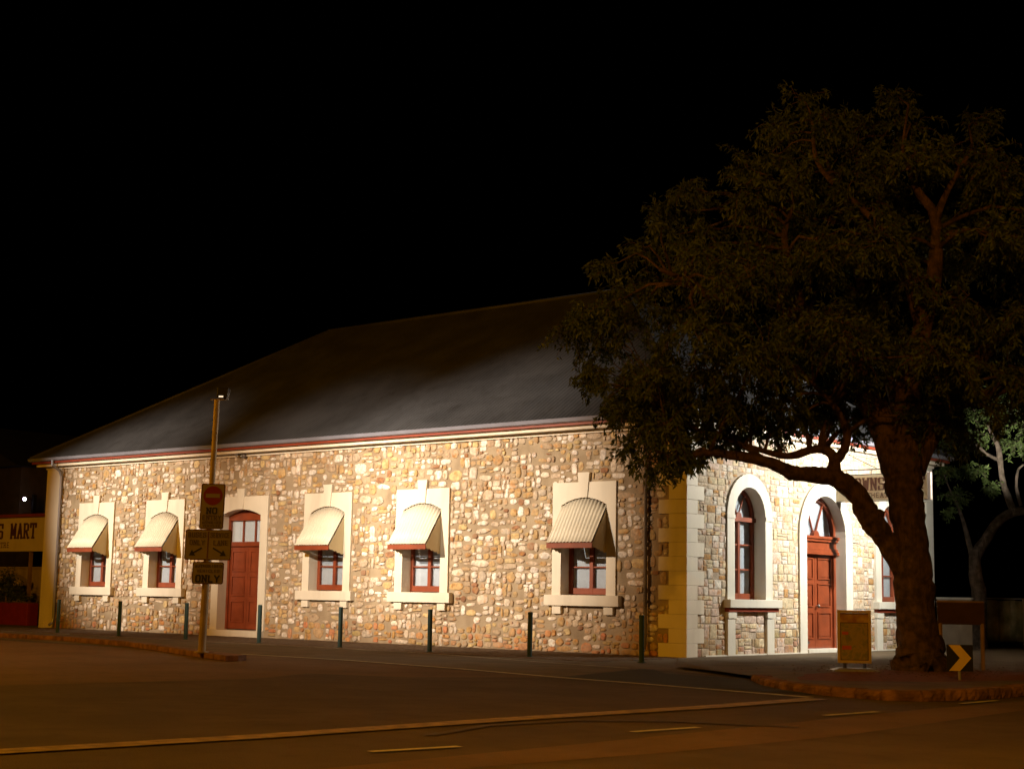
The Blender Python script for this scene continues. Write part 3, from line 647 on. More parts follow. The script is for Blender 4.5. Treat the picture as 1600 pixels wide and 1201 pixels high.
# ------------------------------------------------------------------ lettering
SLAB = {  # strokes in a 1 x 1.4 box
 'B': [((.15, 0), (.15, 1.4)), ((.15, 0), (.7, 0)), ((.15, .7), (.65, .7)), ((.15, 1.4), (.65, 1.4)), ((.78, .12), (.78, .6)), ((.74, .8), (.74, 1.3)), ((0, 0), (.15, 0)), ((0, 1.4), (.15, 1.4))],
 'R': [((.15, 0), (.15, 1.4)), ((.15, .7), (.65, .7)), ((.15, 1.4), (.65, 1.4)), ((.76, .8), (.76, 1.3)), ((.45, .7), (.8, 0)), ((0, 0), (.35, 0)), ((.65, 0), (1, 0)), ((0, 1.4), (.15, 1.4))],
 'O': [((.12, .25), (.12, 1.15)), ((.85, .25), (.85, 1.15)), ((.25, 0), (.72, 0)), ((.25, 1.4), (.72, 1.4)), ((.12, .2), (.25, .02)), ((.85, .2), (.72, .02)), ((.12, 1.2), (.25, 1.38)), ((.85, 1.2), (.72, 1.38))],
 'W': [((.15, 1.4), (.3, 0)), ((.3, 0), (.5, 1.1)), ((.5, 1.1), (.7, 0)), ((.7, 0), (.87, 1.4)), ((0, 1.4), (.3, 1.4)), ((.72, 1.4), (1.02, 1.4))],
 'N': [((.17, 0), (.17, 1.4)), ((.17, 1.4), (.83, 0)), ((.83, 0), (.83, 1.4)), ((0, 0), (.35, 0)), ((0, 1.4), (.2, 1.4)), ((.66, 1.4), (1, 1.4))],
 'S': [((.85, 1.05), (.85, 1.4)), ((.2, 1.4), (.85, 1.4)), ((.15, .85), (.15, 1.3)), ((.2, .72), (.8, .68)), ((.85, .1), (.85, .6)), ((.15, 0), (.8, 0)), ((.13, 0), (.13, .38))],
 'M': [((.15, 0), (.15, 1.4)), ((.15, 1.4), (.5, .35)), ((.5, .35), (.85, 1.4)), ((.85, 0), (.85, 1.4)), ((0, 0), (.32, 0)), ((.68, 0), (1, 0)), ((0, 1.4), (.2, 1.4)), ((.8, 1.4), (1, 1.4))],
 'A': [((.5, 1.4), (.18, 0)), ((.5, 1.4), (.82, 0)), ((.28, .48), (.72, .48)), ((0, 0), (.36, 0)), ((.64, 0), (1, 0))],
 'T': [((.5, 0), (.5, 1.4)), ((.05, 1.4), (.95, 1.4)), ((.28, 0), (.72, 0)), ((.06, 1.08), (.06, 1.4)), ((.94, 1.08), (.94, 1.4))],
 'H': [((.17, 0), (.17, 1.4)), ((.83, 0), (.83, 1.4)), ((.17, .7), (.83, .7))],
 'E': [((.17, 0), (.17, 1.4)), ((.17, 0), (.8, 0)), ((.17, .7), (.7, .7)), ((.17, 1.4), (.8, 1.4))],
 'U': [((.15, .15), (.15, 1.4)), ((.85, .15), (.85, 1.4)), ((.2, 0), (.8, 0))],
 'L': [((.17, 0), (.17, 1.4)), ((.17, 0), (.85, 0))],
 'Y': [((.5, 0), (.5, .65)), ((.5, .65), (.08, 1.4)), ((.5, .65), (.92, 1.4))],
 'I': [((.5, 0), (.5, 1.4))], 'C': [((.15, .2), (.15, 1.2)), ((.2, 0), (.85, 0)), ((.2, 1.4), (.85, 1.4)), ((.85, 1.1), (.85, 1.4)), ((.85, 0), (.85, .3))],
 'V': [((.5, 0), (.08, 1.4)), ((.5, 0), (.92, 1.4))], 'D': [((.15, 0), (.15, 1.4)), ((.15, 0), (.65, 0)), ((.15, 1.4), (.65, 1.4)), ((.85, .2), (.85, 1.2)), ((.65, 0), (.85, .2)), ((.65, 1.4), (.85, 1.2))],
 'Z': [((.1, 1.4), (.9, 1.4)), ((.9, 1.4), (.1, 0)), ((.1, 0), (.9, 0))], ' ': []}
def write(P, text, u0_, z0_, cw, h, th, o, serif=.6):
    mb = MB(P); k = 0
    for i, ch in enumerate(text):
        for (a, b), (c_, d) in SLAB[ch]:
            A = Vector((u0_+i*cw*1.16+a*cw, z0_+b*h/1.4)); Bv = Vector((u0_+i*cw*1.16+c_*cw, z0_+d*h/1.4)); dv = (Bv-A)
            t = th if abs(dv.y) > abs(dv.x)*.6 else th*serif
            dn = dv.normalized(); nn = Vector((-dn.y, dn.x))*t/2; A -= dn*t*.3; Bv += dn*t*.3; k += 1
            mb.prism([(A+nn)[:], (Bv+nn)[:], (Bv-nn)[:], (A-nn)[:]], o, o+.004+.0003*(k % 7))
    return mb
# annex on the left with its name board -----------------
AX = empty('annex_building', (-34.5, 3.0, 0), 'low annex left of the stone building with cream name board over dark opening', 'building')
P1 = lambda u, o, z: (u, 2.0-o, z)
MB(P1).box(-42, -28.75, -.3, 0, 2.92, 4.3).build('name_board', 'boardc', AX)
MB(P1).box(-42, -28.75, -.5, .12, 4.3, 4.42).build('roof_edge', 'redd', AX)
nb = [o for o in AX.children if o.name.startswith('name_board')][0]
cw = .41; wt = 'BROWNS MART'; tw = (len(wt)-1)*cw*1.16+cw+.13
for k_, wd_ in ((0, 'BROWNS'), (7, 'MART')): write(P1, wd_, -32.33-tw+k_*cw*1.16, 3.46, cw, .56, .13, .002).build('lettering', 'ink', nb)
tw2 = 7*.155
write(P1, 'THEATRE', -34.32-7*.2*1.16+.03, 3.08, .2, .2, .03, .002, 1).build('lettering', 'ink', nb)
MB(P1).box(-42, -28.75, -6, -.31, 4.2, 4.3).build('annex_roof', 'roof', AX)
MB(P1).box(-42, -28.75, -6.2, -6.0, 0, 4.2).build('rear_wall', 'dark', AX)
for u in (-36.5, -33.0): MB(P1).box(u, u+.12, -.2, -.08, .0, 2.92).build('verandah_post', 'wood', AX)
wb = empty('low_wall', (-34, 3.6, 0), 'low cream plaster wall behind the shrub under the name board', 'wall')
MB(P1).box(-42, -28.75, -1.8, -1.5, 0, 2.25).build('wall_body', 'plaster', wb, bevel=.02)
MB(P1).box(-42, -28.75, -1.85, -1.45, 2.251, 2.33).build('coping', 'plaster', wb, bevel=.02)
um = empty('patio_umbrella', (-35.3, 2.6, 0), 'closed-in pale canvas patio umbrella at the far left edge by the shrub', 'umbrella')
mb = MB(); vs = [(-35.3, 2.6, 2.25)]+[(-35.3+1.0*math.cos(i*math.pi/4), 2.6+1.0*math.sin(i*math.pi/4), 1.72) for i in range(8)]+[(-35.3+1.0*math.cos(i*math.pi/4), 2.6+1.0*math.sin(i*math.pi/4), 1.55) for i in range(8)]
mb.add(vs, [(0, 1+i, 1+(i+1) % 8) for i in range(8)]+[(1+i, 9+i, 9+(i+1) % 8, 1+(i+1) % 8) for i in range(8)]); mb.build('canopy', 'plaster', um)
MB().tube([(-35.3, 2.6, 0), (-35.3, 2.6, 2.3)], .03, 8).build('pole', 'wood', um)
pl = empty('red_planter', (-32.0, 1.2, 0), 'long dark red planter box below the shrub left of the building', 'planter')
MB(P1).box(-33.4, -31.2, .5, 1.0, .0, .86).build('planter_body', 'redp', pl, bevel=.02)
MB(P1).box(-33.36, -31.24, .54, .96, .861, .90).build('soil', 'mulch', pl)
ps = empty('brown_planter', (-35.0, 1.2, 0), 'brown planter box at the left edge beside the red one', 'planter')
MB(P1).box(-36.2, -33.55, .5, 1.0, 0, .86).build('planter_body', 'brownp', ps, bevel=.02)
MB(P1).box(-36.16, -33.59, .54, .96, .861, .90).build('soil', 'mulch', ps)
# ------------------------------------------------------------------ foliage generator
def leaf_cloud(lobes, ntw, nlf, ll, lw, droop, P0, seed, twr=.008, smax=1.0):
    rnd = random.Random(seed); V = []; Fc = []; C = []; TW = MB()
    for (cx, cy, cz, lr) in lobes:
        c = Vector((cx, cy, cz)); sh = rnd.uniform(0, 1)
        for _ in range(int(ntw*lr*lr*(1.1 if lr > .62 else 2.0))):
            d = Vector((rnd.gauss(0, 1), rnd.gauss(0, 1), rnd.gauss(.25, .8))).normalized(); L_ = lr*rnd.uniform(.6, 1.1)
            p = c+Vector((rnd.uniform(-.25, .25), rnd.uniform(-.25, .25), rnd.uniform(-.2, .2)))*lr; pts = [p.copy()]
            dd = d.copy(); n = 5
            for k in range(n):
                dd = (dd+Vector((rnd.uniform(-.25, .25), rnd.uniform(-.25, .25), -droop*(k+1)/n))).normalized(); p = p+dd*L_/n; pts.append(p.copy())
            TW.tube([pts[0], pts[2], pts[4], pts[5]], [twr*1.4, twr, twr*.8, twr*.4], 3, cap=False)
            for k in range(nlf):
                t = rnd.uniform(.15, 1)*n; i = min(n-1, int(t)); q = pts[i].lerp(pts[i+1], t-i)+Vector((rnd.uniform(-1, 1), rnd.uniform(-1, 1), rnd.uniform(-1, 1)))*.07
                a = (pts[i+1]-pts[i]).normalized()*.5+Vector((rnd.gauss(0, .6), rnd.gauss(0, .6), rnd.gauss(-droop*.8, .5))); a.normalize()
                b = a.cross(Vector((rnd.gauss(0, 1), rnd.gauss(0, 1), rnd.gauss(0, 1)))); 
                if b.length < .01: continue
                b.normalize(); l = ll*rnd.uniform(.6, 1.3); w_ = lw*rnd.uniform(.7, 1.3); s = len(V)
                V += [q, q+a*l*.45+b*w_*.5, q+a*l, q+a*l*.45-b*w_*.5]; Fc.append((s, s+1, s+2, s+3)); C.append(min(1, max(0, .35*sh+rnd.random()*.65)))
    return V, Fc, C, TW
def build_leaves(name, V, Fc, C, m, parent):
    og = W[parent.name]; me = bpy.data.meshes.new(name)
    me.vertices.add(len(V)); co_ = []
    for v in V: co_ += [v.x-og.x, v.y-og.y, v.z-og.z]
    me.vertices.foreach_set('co', co_)
    me.loops.add(len(V)); me.loops.foreach_set('vertex_index', [i for f in Fc for i in f])
    me.polygons.add(len(Fc)); me.polygons.foreach_set('loop_start', [4*i for i in range(len(Fc))])
    try: me.polygons.foreach_set('loop_total', [4]*len(Fc))
    except Exception: pass
    me.update(); at = me.attributes.new('tint', 'FLOAT_COLOR', 'FACE'); fl = []
    for c in C: fl += [c, c, c, 1]
    at.data.foreach_set('color', fl)
    me.materials.append(M[m]); me.validate()
    o = bpy.data.objects.new(name, me); COL.objects.link(o); o.parent = parent; o['kind'] = 'stuff'; return o
def smoothpath(pts, sub=5, jit=.0, seed=0):
    rnd = random.Random(seed); out = []; n = len(pts)
    for i in range(n-1):
        p0, p1, p2, p3 = pts[max(i-1, 0)], pts[i], pts[i+1], pts[min(i+2, n-1)]
        for k in range(sub):
            t = k/sub; v = []
            for j in range(4):
                a, b, c_, d = p0[j], p1[j], p2[j], p3[j]
                v.append(.5*((2*b)+(-a+c_)*t+(2*a-5*b+4*c_-d)*t*t+(-a+3*b-3*c_+d)*t**3))
            for j in range(3): v[j] += rnd.uniform(-jit, jit)*v[3]
            out.append(v)
    out.append(list(pts[-1])); return out
# ------------------------------------------------------------------ the big tree
TB = Vector((7.6, -2.6, 0)); RT = Vector((.766, .6428, 0)); DP = Vector((-.6428, .766, 0))
TP = lambda u, z, d: TB+RT*u+DP*d+Vector((0, 0, z))
T = empty('large_gum_tree', (TB.x, TB.y, .1), 'large spreading gum tree with thick leaning trunk and one long low limb', 'tree')
LIMBS = {
 'trunk': [(-0.0, -.05, 0, 0.70), (-0.04, 0.12, 0, 0.60), (-0.08, 0.4, 0, 0.50), (-0.11, 0.98, 0, 0.43), (-0.17, 1.78, 0, 0.39), (-0.23, 2.71, 0, 0.37), (-0.30, 3.52, 0, 0.355), (-0.35, 4.13, 0, 0.37), (-0.36, 4.74, 0, 0.38), (-.3, 5.1, 0, .2)],
 'A': [(-0.4, 4.2, 0, 0.36), (-0.82, 5.44, 0.2, 0.3), (-1.27, 6.43, 0.4, 0.25), (-1.9, 7.25, 0.3, 0.2), (-2.48, 7.74, 0.0, 0.15), (-2.75, 8.36, -0.4, 0.11), (-2.95, 9.14, -0.6, 0.07), (-2.78, 9.79, -0.8, 0.04)],
 'A2': [(-1.9, 7.25, 0.3, 0.14), (-2.71, 7.54, -0.3, 0.12), (-3.47, 7.76, -0.8, 0.11), (-4.49, 7.63, -1.4, 0.09), (-5.13, 7.88, -1.8, 0.06), (-5.74, 8.09, -2, 0.04)],
 'B': [(-0.31, 4.26, 0, 0.34), (-0.26, 5.81, -0.2, 0.27), (-0.04, 7.14, -0.5, 0.21), (0.14, 8.18, -0.8, 0.17), (0.11, 9.4, -1.2, 0.12), (-0.33, 10.02, -1.4, 0.08), (-0.64, 10.81, -1.5, 0.05)],
 'B2': [(0.11, 9.4, -1.2, 0.09), (0.3, 9.96, -1.4, 0.06), (0.83, 10.9, -1.5, 0.04)],
 'B3': [(-0.04, 7.14, -0.5, 0.12), (-0.73, 8.83, -1.2, 0.1), (-1.48, 9.47, -1.6, 0.06), (-2.27, 10.58, -1.0, 0.05), (-2.36, 11.62, -0.8, 0.03)],
 'C': [(-0.15, 4.35, 0.2, 0.34), (0.62, 5.64, 0.5, 0.27), (1.57, 6.83, 0.8, 0.2), (2.51, 8.02, 1, 0.14), (3.34, 9.54, 1.2, 0.09)],
 'C2': [(.62, 5.64, .5, .16), (1.9, 6.1, -.6, .12), (3.0, 6.9, -1.2, .08), (3.9, 7.3, -1.4, .05)],
 'D': [(-0.18, 4.5, 0.3, 0.3), (-0.09, 6.33, 1.5, 0.24), (-0.42, 8.24, 2.4, 0.17), (-0.9, 10.3, 2.8, 0.1), (-1.37, 12.0, 2.6, 0.05)],
 'low': [(-0.3, 2.0, 0, 0.26), (-0.66, 2.68, 0, 0.235), (-1.05, 3.21, -0.05, 0.24), (-1.34, 3.70, -0.1, 0.22), (-1.66, 3.98, -0.15, 0.21), (-1.97, 4.10, -0.2, 0.185), (-2.44, 4.11, -0.3, 0.16), (-2.86, 4.17, -0.4, 0.15), (-3.3, 4.34, -0.5, 0.12), (-3.99, 4.46, -0.6, 0.1), (-4.68, 4.48, -0.8, 0.07), (-5.23, 4.27, -1, 0.04)],
 'low2': [(-1.9, 4.13, -0.15, 0.16), (-1.83, 4.4, -0.1, 0.13), (-1.91, 4.63, 0, 0.1), (-2.25, 4.69, 0.1, 0.09), (-2.71, 4.55, 0.2, 0.08), (-3.25, 4.64, 0.2, 0.06), (-3.85, 4.84, 0.3, 0.05), (-4.4, 5.08, 0.3, 0.03)],
 'low3': [(-1.83, 4.4, -0.1, 0.11), (-1.65, 4.69, -0.3, 0.09), (-1.64, 5.08, -0.4, 0.08), (-1.97, 5.59, -0.6, 0.06), (-2.39, 5.98, -0.7, 0.04)],
 'low4': [(-3.3, 4.34, -.5, .07), (-3.9, 4.75, -.3, .05), (-4.6, 5.0, -.1, .04), (-5.4, 5.4, 0, .02)],
 'stub': [(-1.0, 3.36, -0.05, 0.24), (-1.10, 3.1, -0.05, 0.17), (-1.19, 2.96, -0.05, 0.08)]}
NODES = []
for k, (nm, L_) in enumerate(LIMBS.items()):
    sp = smoothpath(L_, 6, .05, k); mb = MB(); mb.tube([TP(a, b, c_) for a, b, c_, d in sp], [d for *_, d in sp], 18 if nm in ('trunk', 'low') else 10, bumpy=.22 if nm in ('trunk', 'low', 'stub') else .15, seed=k*3.3)
    mb.build('trunk' if nm == 'trunk' else 'limb', 'bark', T, origin=TP(*L_[0][:3]), smooth=True)
    if nm not in ('trunk', 'stub'): NODES += [(TP(a, b, c_), d) for a, b, c_, d in sp[len(sp)//3:]]
HULL = [(-7.53, 7.16), (-6.92, 8.22), (-6.86, 8.72), (-5.96, 9.37), (-5.14, 10.67), (-4.58, 10.97), (-3.46, 11.13), (-3.04, 11.72), (-2.89, 12.59), (-2.05, 12.68), (-1.77, 12.18), (-0.78, 12.85), (-0.08, 12.57), (1.03, 12.16), (1.65, 11.59), (2.41, 11.1), (3.78, 10.4), (4.81, 8.3), (4.7, 5.51), (2.25, 5.61), (0.86, 4.9), (0.18, 4.7), (-0.49, 4.87), (-1.31, 5.27), (-2.53, 5.25), (-4.03, 4.95), (-4.31, 4.19), (-5.12, 4.11), (-6.14, 4.77), (-6.49, 5.31), (-7.24, 5.99)]
def inside(x, y, poly):
    c = False; n = len(poly)
    for i in range(n):
        (x1_, y1_), (x2_, y2_) = poly[i], poly[(i+1) % n]
        if (y1_ > y) != (y2_ > y) and x < (x2_-x1_)*(y-y1_)/(y2_-y1_)+x1_: c = not c
    return c
def edged(x, y, poly):
    m = 9
    for i in range(len(poly)):
        a = Vector(poly[i]); b = Vector(poly[(i+1) % len(poly)]); p = Vector((x, y)); ab = b-a; t = max(0, min(1, (p-a).dot(ab)/ab.length_squared)); m = min(m, (a+ab*t-p).length)
    return m
lobes = [(*TP(u, z, d), lr) for u, z, d, lr in ((-2.5, 12.3, -.3, .55), (-2.9, 11.7, 0, .6), (-2.1, 11.6, -.8, .6), (-3.7, 10.8, 0, .6), (-6.7, 8.5, 0, .5), (-5.9, 9.0, .2, .55), (-5.0, 10.3, 0, .6), (-7.1, 7.5, 0, .5), (-.4, 12.5, 0, .5), (1.3, 11.9, -.2, .6))]; rnd = random.Random(11); tries = 0
while len(lobes) < 178 and tries < 40000:
    tries += 1; u, z = rnd.uniform(-7.6, 4.9), rnd.uniform(4, 12.9)
    if not inside(u, z, HULL): continue
    e = edged(u, z, HULL); lr = rnd.uniform(.65, 1.05)
    if e < lr*.62: 
        if e < .3: continue
        lr = max(.42, e/.75)
    if z < 5.6 and -4.4 < u < -1.2 and rnd.random() < .55: continue
    dm = min(3.6, .6+e*1.7); d = rnd.uniform(-dm, dm)
    if z < 6 and d > 0: d *= .3
    q = TP(u*(1+d/33), z+(z-1.5)*d/33, d)
    if any((Vector(l[:3])-q).length < .60*(l[3]+lr)*.9 for l in lobes): continue
    lobes.append((q.x, q.y, q.z, lr))
for (u, z, d, lr) in ((-4.9, 4.3, -.8, .45), (-5.4, 4.35, -.9, .4), (-5.7, 4.8, -.8, .55), (-6.3, 5.2, -.9, .5), (-4.5, 4.9, -.3, .5), (-4.0, 4.75, 0, .35), (-5.1, 4.9, .2, .5), (-2.3, 5.5, .6, .5), (-3.1, 5.2, .3, .35), (-1.5, 5.6, .8, .5), (-7.3, 7.3, -.3, .4), (-6.9, 6.3, 0, .5), (-5.9, 5.7, .2, .6), (-5.2, 5.5, -.4, .6), (-4.5, 5.5, .2, .6), (-3.8, 5.35, -.3, .55), (-3.2, 5.6, .5, .6), (-2.6, 5.35, -.3, .5), (-1.9, 5.35, .6, .5), (-4.2, 5.9, .6, .7), (-5.5, 6.2, .6, .7), (-2.6, 6.0, .3, .7), (-1.2, 5.2, .9, .45), (-6.6, 5.6, .5, .55), (-5.0, 4.6, .3, .45), (-5.5, 4.0, -.9, .35), (-4.4, 4.55, .3, .4), (-3.5, 4.95, .5, .4), (1.2, 5.1, .6, .6), (2.0, 5.5, .2, .7), (.7, 5.6, 1, .6), (-4.8, 5.2, .6, .6), (-4.1, 5.1, .9, .6), (-3.4, 5.3, .9, .6), (-2.8, 5.15, .9, .55), (-2.2, 5.6, 1.2, .6), (-3.8, 5.7, 1.4, .6), (-1.7, 5.9, 1.2, .6), (-5.6, 5.2, .7, .6), (-6.2, 5.9, .7, .6), (-4.9, 5.6, 1.2, .6), (-1.0, 5.6, 1.4, .6), (-3.2, 6.1, -.6, .6), (-4.4, 6.2, -.6, .6), (-.6, 5.3, 1.0, .5), (-5.9, 4.3, -.6, .4), (-6.2, 4.6, -.4, .45)):
    q = TP(u, z, d); lobes.append((q.x, q.y, q.z, lr))
print('lobes', len(lobes))
V, Fc, C, TW = leaf_cloud(lobes, 26, 32, .15, .044, .55, TB, 5)
print('leaves', len(Fc)); build_leaves('crown', V, Fc, C, 'leaf', T)
bb = MB()
for (x, y, z, lr) in lobes:
    q = Vector((x, y, z)); nb_ = min(NODES, key=lambda nd: (nd[0]-q).length+(.8 if nd[0].z > q.z+.3 else 0)); a = nb_[0]; L_ = (q-a).length
    if L_ > 4: continue
    mid = a.lerp(q, .5)+Vector((rnd.uniform(-.15, .15), rnd.uniform(-.15, .15), .12))*L_; r_ = min(.05, nb_[1]*.7)
    bb.tube([a, a.lerp(mid, .5)+Vector((0, 0, .05)), mid, mid.lerp(q, .55), q+Vector((0, 0, .1))], [r_, r_*.85, r_*.7, r_*.5, .008], 5, cap=False, bumpy=.2)
bb.build('branches', 'bark', T, kind='stuff', smooth=True)
TW.build('twigs', 'bark', T, kind='stuff', fix=False)
mb = MB(); rl = random.Random(4)
for i in range(520):
    a_ = rl.uniform(0, 6.28); r_ = .5+abs(rl.gauss(0, 1.3)); x = 7.9+r_*math.cos(a_); y = -3.0+r_*math.sin(a_)*1.1
    if x > 11.2 or y < -9+abs(x-9)*.4: continue
    b_ = rl.uniform(0, 6.28); z = gz(x, y)+.014; l_ = rl.uniform(.04, .09)
    mb.add([(x, y, z), (x+l_*.5*math.cos(b_)-.012*math.sin(b_), y+l_*.5*math.sin(b_)+.012*math.cos(b_), z+.012), (x+l_*math.cos(b_), y+l_*math.sin(b_), z+.003), (x+l_*.5*math.cos(b_)+.012*math.sin(b_), y+l_*.5*math.sin(b_)-.012*math.cos(b_), z+.01)], [(0, 1, 2, 3)])
M['litter'] = mat('dry_leaf', (.20, .12, .05), .8, .5, 9)
tag(mb.build('leaf_litter', 'litter', None, fix=False, kind='stuff'), 'dry fallen leaves scattered on the pavement round the tree base', 'leaves')
# ------------------------------------------------------------------ other trees
def small_tree(name, base, limbs, lobes_, label, barkm, leafm, seed, ntw=30, nlf=26):
    t = empty(name, base, label, 'tree'); Pb = lambda u, z, d: Vector(base)+RT*u+DP*d+Vector((0, 0, z))
    for k, L_ in enumerate(limbs):
        sp = smoothpath(L_, 5, .06, k+seed); MB().tube([Pb(a, b, c_) for a, b, c_, d in sp], [d for *_, d in sp], 9, bumpy=.2, seed=k+seed).build('trunk' if k == 0 else 'limb', barkm, t, origin=Pb(*L_[0][:3]), smooth=True)
    V, Fc, C, TW = leaf_cloud([(*Pb(u, z, d), r) for u, z, d, r in lobes_], ntw, nlf, .14, .05, .35, base, seed)
    build_leaves('crown', V, Fc, C, leafm, t); TW.build('twigs', barkm, t, kind='stuff', fix=False)
    return t
o_ = 2.83
small_tree('forked_tree', (.83, 16.2, 0), [
 [(0, -.05, 0, .34), (0, .61, 0, .28), (.07, 1.77, 0, .25), (-.07, 2.82, 0, .21), (.22, 3.46, 0, .19), (.77, 4.22, 0, .16), (1.32, 4.55, 0, .15), (2.07, 4.67, 0, .12), (3.0, 5.2, .3, .08)],
 [(1.32, 4.55, 0, .12), (1.06, 5.18, 0, .11), (.92, 5.83, 0, .09), (.84, 6.69, 0, .09), (.64, 7.12, 0, .06), (.43, 7.55, 0, .03)],
 [(-.07, 2.82, 0, .13), (-.27, 3.66, 0, .09), (-.5, 4.51, 0, .055), (-.8, 5.2, 0, .03), (-1.0, 5.8, .1, .012)],
 [(.79, 6.3, 0, .06), (.4, 6.51, 0, .05), (.09, 6.78, 0, .04), (-.24, 6.67, 0, .02)],
 [(1.54, 4.76, 0, .07), (1.41, 5.4, 0, .05), (1.47, 5.94, 0, .04), (1.69, 6.16, 0, .03)]],
 [(.1, 7.0, 0, .6), (-.3, 7.2, .2, .5), (.5, 7.6, .2, .7), (.9, 7.9, -.2, .7), (.2, 5.9, -.2, .42), (-.1, 6.0, .3, .4), (1.5, 6.9, .3, .6), (1.9, 7.6, .2, .8), (2.3, 6.4, .5, .6), (-.8, 5.9, .6, .55), (-1.0, 6.8, .6, .6), (2.6, 5.5, .6, .5), (1.3, 8.6, .4, .9), (-.2, 8.3, .7, .8), (.45, 5.3, -.2, .4), (-.7, 5.1, 0, .5), (-1.4, 6.1, .3, .7), (-.6, 7.6, .4, .7), (-1.6, 7.2, .5, .8), (-.9, 4.5, .2, .4)],
 'pale barked forked tree right of the building, its upper branches caught by white floodlight', 'bark2', 'leaf2', 21)
small_tree('dark_tree', (4.6, 22, 0), [[(0, -.05, 0, .3), (.05, 1.5, 0, .25), (-.1, 3, .1, .22), (.2, 4.4, 0, .18), (.1, 5.6, 0, .1)], [(-.1, 3, .1, .15), (-.8, 4.2, .2, .1), (-1.2, 5.4, .3, .05)]],
 [(-1.2, 5.6, 0, 1), (.2, 6.0, 0, 1.2), (1.4, 5.4, 0, 1), (0, 7.2, .2, 1.2), (-1.6, 7.0, .2, 1.0), (1.5, 7.0, 0, 1.1)], 'dark tree standing behind the cloth covered fence at the right edge', 'bark', 'leaf', 33, 22, 22)
sh = empty('potted_shrub', (-32.9, 1.25, .9), 'dark bushy shrub growing above the planter left of the building', 'shrub')
V, Fc, C, TW = leaf_cloud([(-33.2, 1.25, 1.25, .5), (-32.7, 1.3, 1.35, .45), (-33.0, 1.25, 1.75, .45), (-33.5, 1.25, 1.6, .35), (-32.5, 1.3, 1.1, .4), (-34.0, 1.25, 1.05, .35), (-31.9, 1.3, 1.05, .3)], 60, 26, .09, .045, .1, None, 8)
build_leaves('foliage', V, Fc, C, 'leaf', sh); TW.build('twigs', 'bark', sh, kind='stuff', fix=False)
# ------------------------------------------------------------------ bollards
BX = ['leftmost dark green bollard, in front of the window nearest the left corner', 'dark green bollard just left of the second window from the left', 'dark green bollard just left of the sign pole and brown side door', 'dark green bollard against the right edge of the brown side door', 'dark green bollard under the third awning from the left', 'dark green bollard right of the fourth awning window', 'dark green bollard in front of the bare wall left of the rightmost awning window', 'dark green bollard nearest the building corner and brown downpipe']
for i in range(8):
    x = -22.317+3.3429*i; y = -3.5
    b = empty('bollard', (x, y, .01), BX[i], 'bollard', 'row of dark green bollards along the long wall')
    lean = R.uniform(-.008, .008)
    MB().tube([(x, y, 0), (x, y, .12), (x+lean, y, 1.04), (x+lean, y, 1.045), (x+lean, y, 1.09), (x+lean, y, 1.105)], [.062, .062, .06, .063, .063, .045], 14).build('post', 'boll', b)
    MB().tube([(x, y, .012), (x, y, .03)], .10, 14).build('base_collar', 'boll', b)
# ------------------------------------------------------------------ sign pole
PX, PY = -5.66, -10.88; A0 = math.radians(40)
SP = empty('sign_pole', (PX, PY, .12), 'tall brown steel pole with no entry and lane signs on the left kerb', 'sign pole')
FP = frame(PX, PY, A0)
lean = .028   # metres of lean to the right per metre
FPl = lambda u, o, z: FP(u+lean*z*.6, o, z)
mb = MB(FPl); mb.tube([(0, 0, .1), (0, 0, 3.2)], .085, 14); mb.tube([(0, 0, 3.2), (0, 0, 5.78)], .065, 14); mb.build('pole', 'post', SP, smooth=False)
mb = MB(FPl); mb.tube([(0, 0, .118), (0, 0, .15)], .16, 12); mb.build('base_plate', 'post', SP)
mb = MB(FPl); mb.box(-.15, .2, -.03, .03, 5.78, 5.80); mb.build('cross_bracket', 'post', SP)
mb = MB(FPl); mb.prism([(.0, 5.83), (.24, 5.80), (.27, 6.05), (.02, 6.07)], -.16, .14); mb.tube([(-.01, .0, 5.98), (.03, .0, 5.98)], .045, 8)
hd = mb.build('floodlight_head', 'black', SP, bevel=.02); MB(FPl).box(.06, .16, .141, .15, 5.83, 5.86).build('lens', 'lampdim', hd)
def rrect(u0_, u1_, z0_, z1_, r):
    out = []
    for cu, cz, a in ((u1_-r, z1_-r, 0), (u0_+r, z1_-r, 90), (u0_+r, z0_+r, 180), (u1_-r, z0_+r, 270)): out += arc(cu, cz, r, a, a+90, 4)
    return out
def plate(u0_, u1_, z0_, z1_, name, label=None):
    s = MB(FPl).prism(rrect(u0_, u1_, z0_, z1_, .05), .095, .107).build(name, 'signb', SP, label=label)
    MB(FPl).prism(rrect(u0_+.022, u1_-.022, z0_+.022, z1_-.022, .035), .107, .109).build('sign_face', 'signw', s); return s
M['inkk'] = mat('sign_black_ink', (.02, .015, .012), .6, .2, 5); M['inkf'] = mat('sign_faded_ink', (.08, .052, .03), .6, .2, 5)
p1 = plate(-.21, .33, 2.85, 3.87, 'no_entry_sign')
cz = 3.60; mb = MB(FPl); mb.prism(arc(.06, cz, .215, 0, 350, 35), .109, .112); mb.build('red_disc', 'signr', p1)
MB(FPl).box(-.10, .22, .112, .1145, cz-.045, cz+.045).build('white_bar', 'signw', p1)
write(FPl, 'NO', -.07, 3.2, .115, .125, .032, .1092, .9).build('lettering', 'inkk', p1)
write(FPl, 'ENTRY', -.15, 3.06, .075, .095, .02, .1092, .9).build('lettering', 'inkf', p1)
write(FPl, 'AUTHORISED', -.15, 2.975, .037, .05, .011, .1092, .9).build('lettering', 'inkf', p1)
write(FPl, 'VEHICLES', -.13, 2.90, .042, .045, .011, .1092, .9).build('lettering', 'inkf', p1)
p2 = plate(-.50, .54, 2.16, 2.84, 'lane_direction_sign')
MB(FPl).box(.0, .03, .109, .111, 2.2, 2.80).build('divider', 'signb', p2)
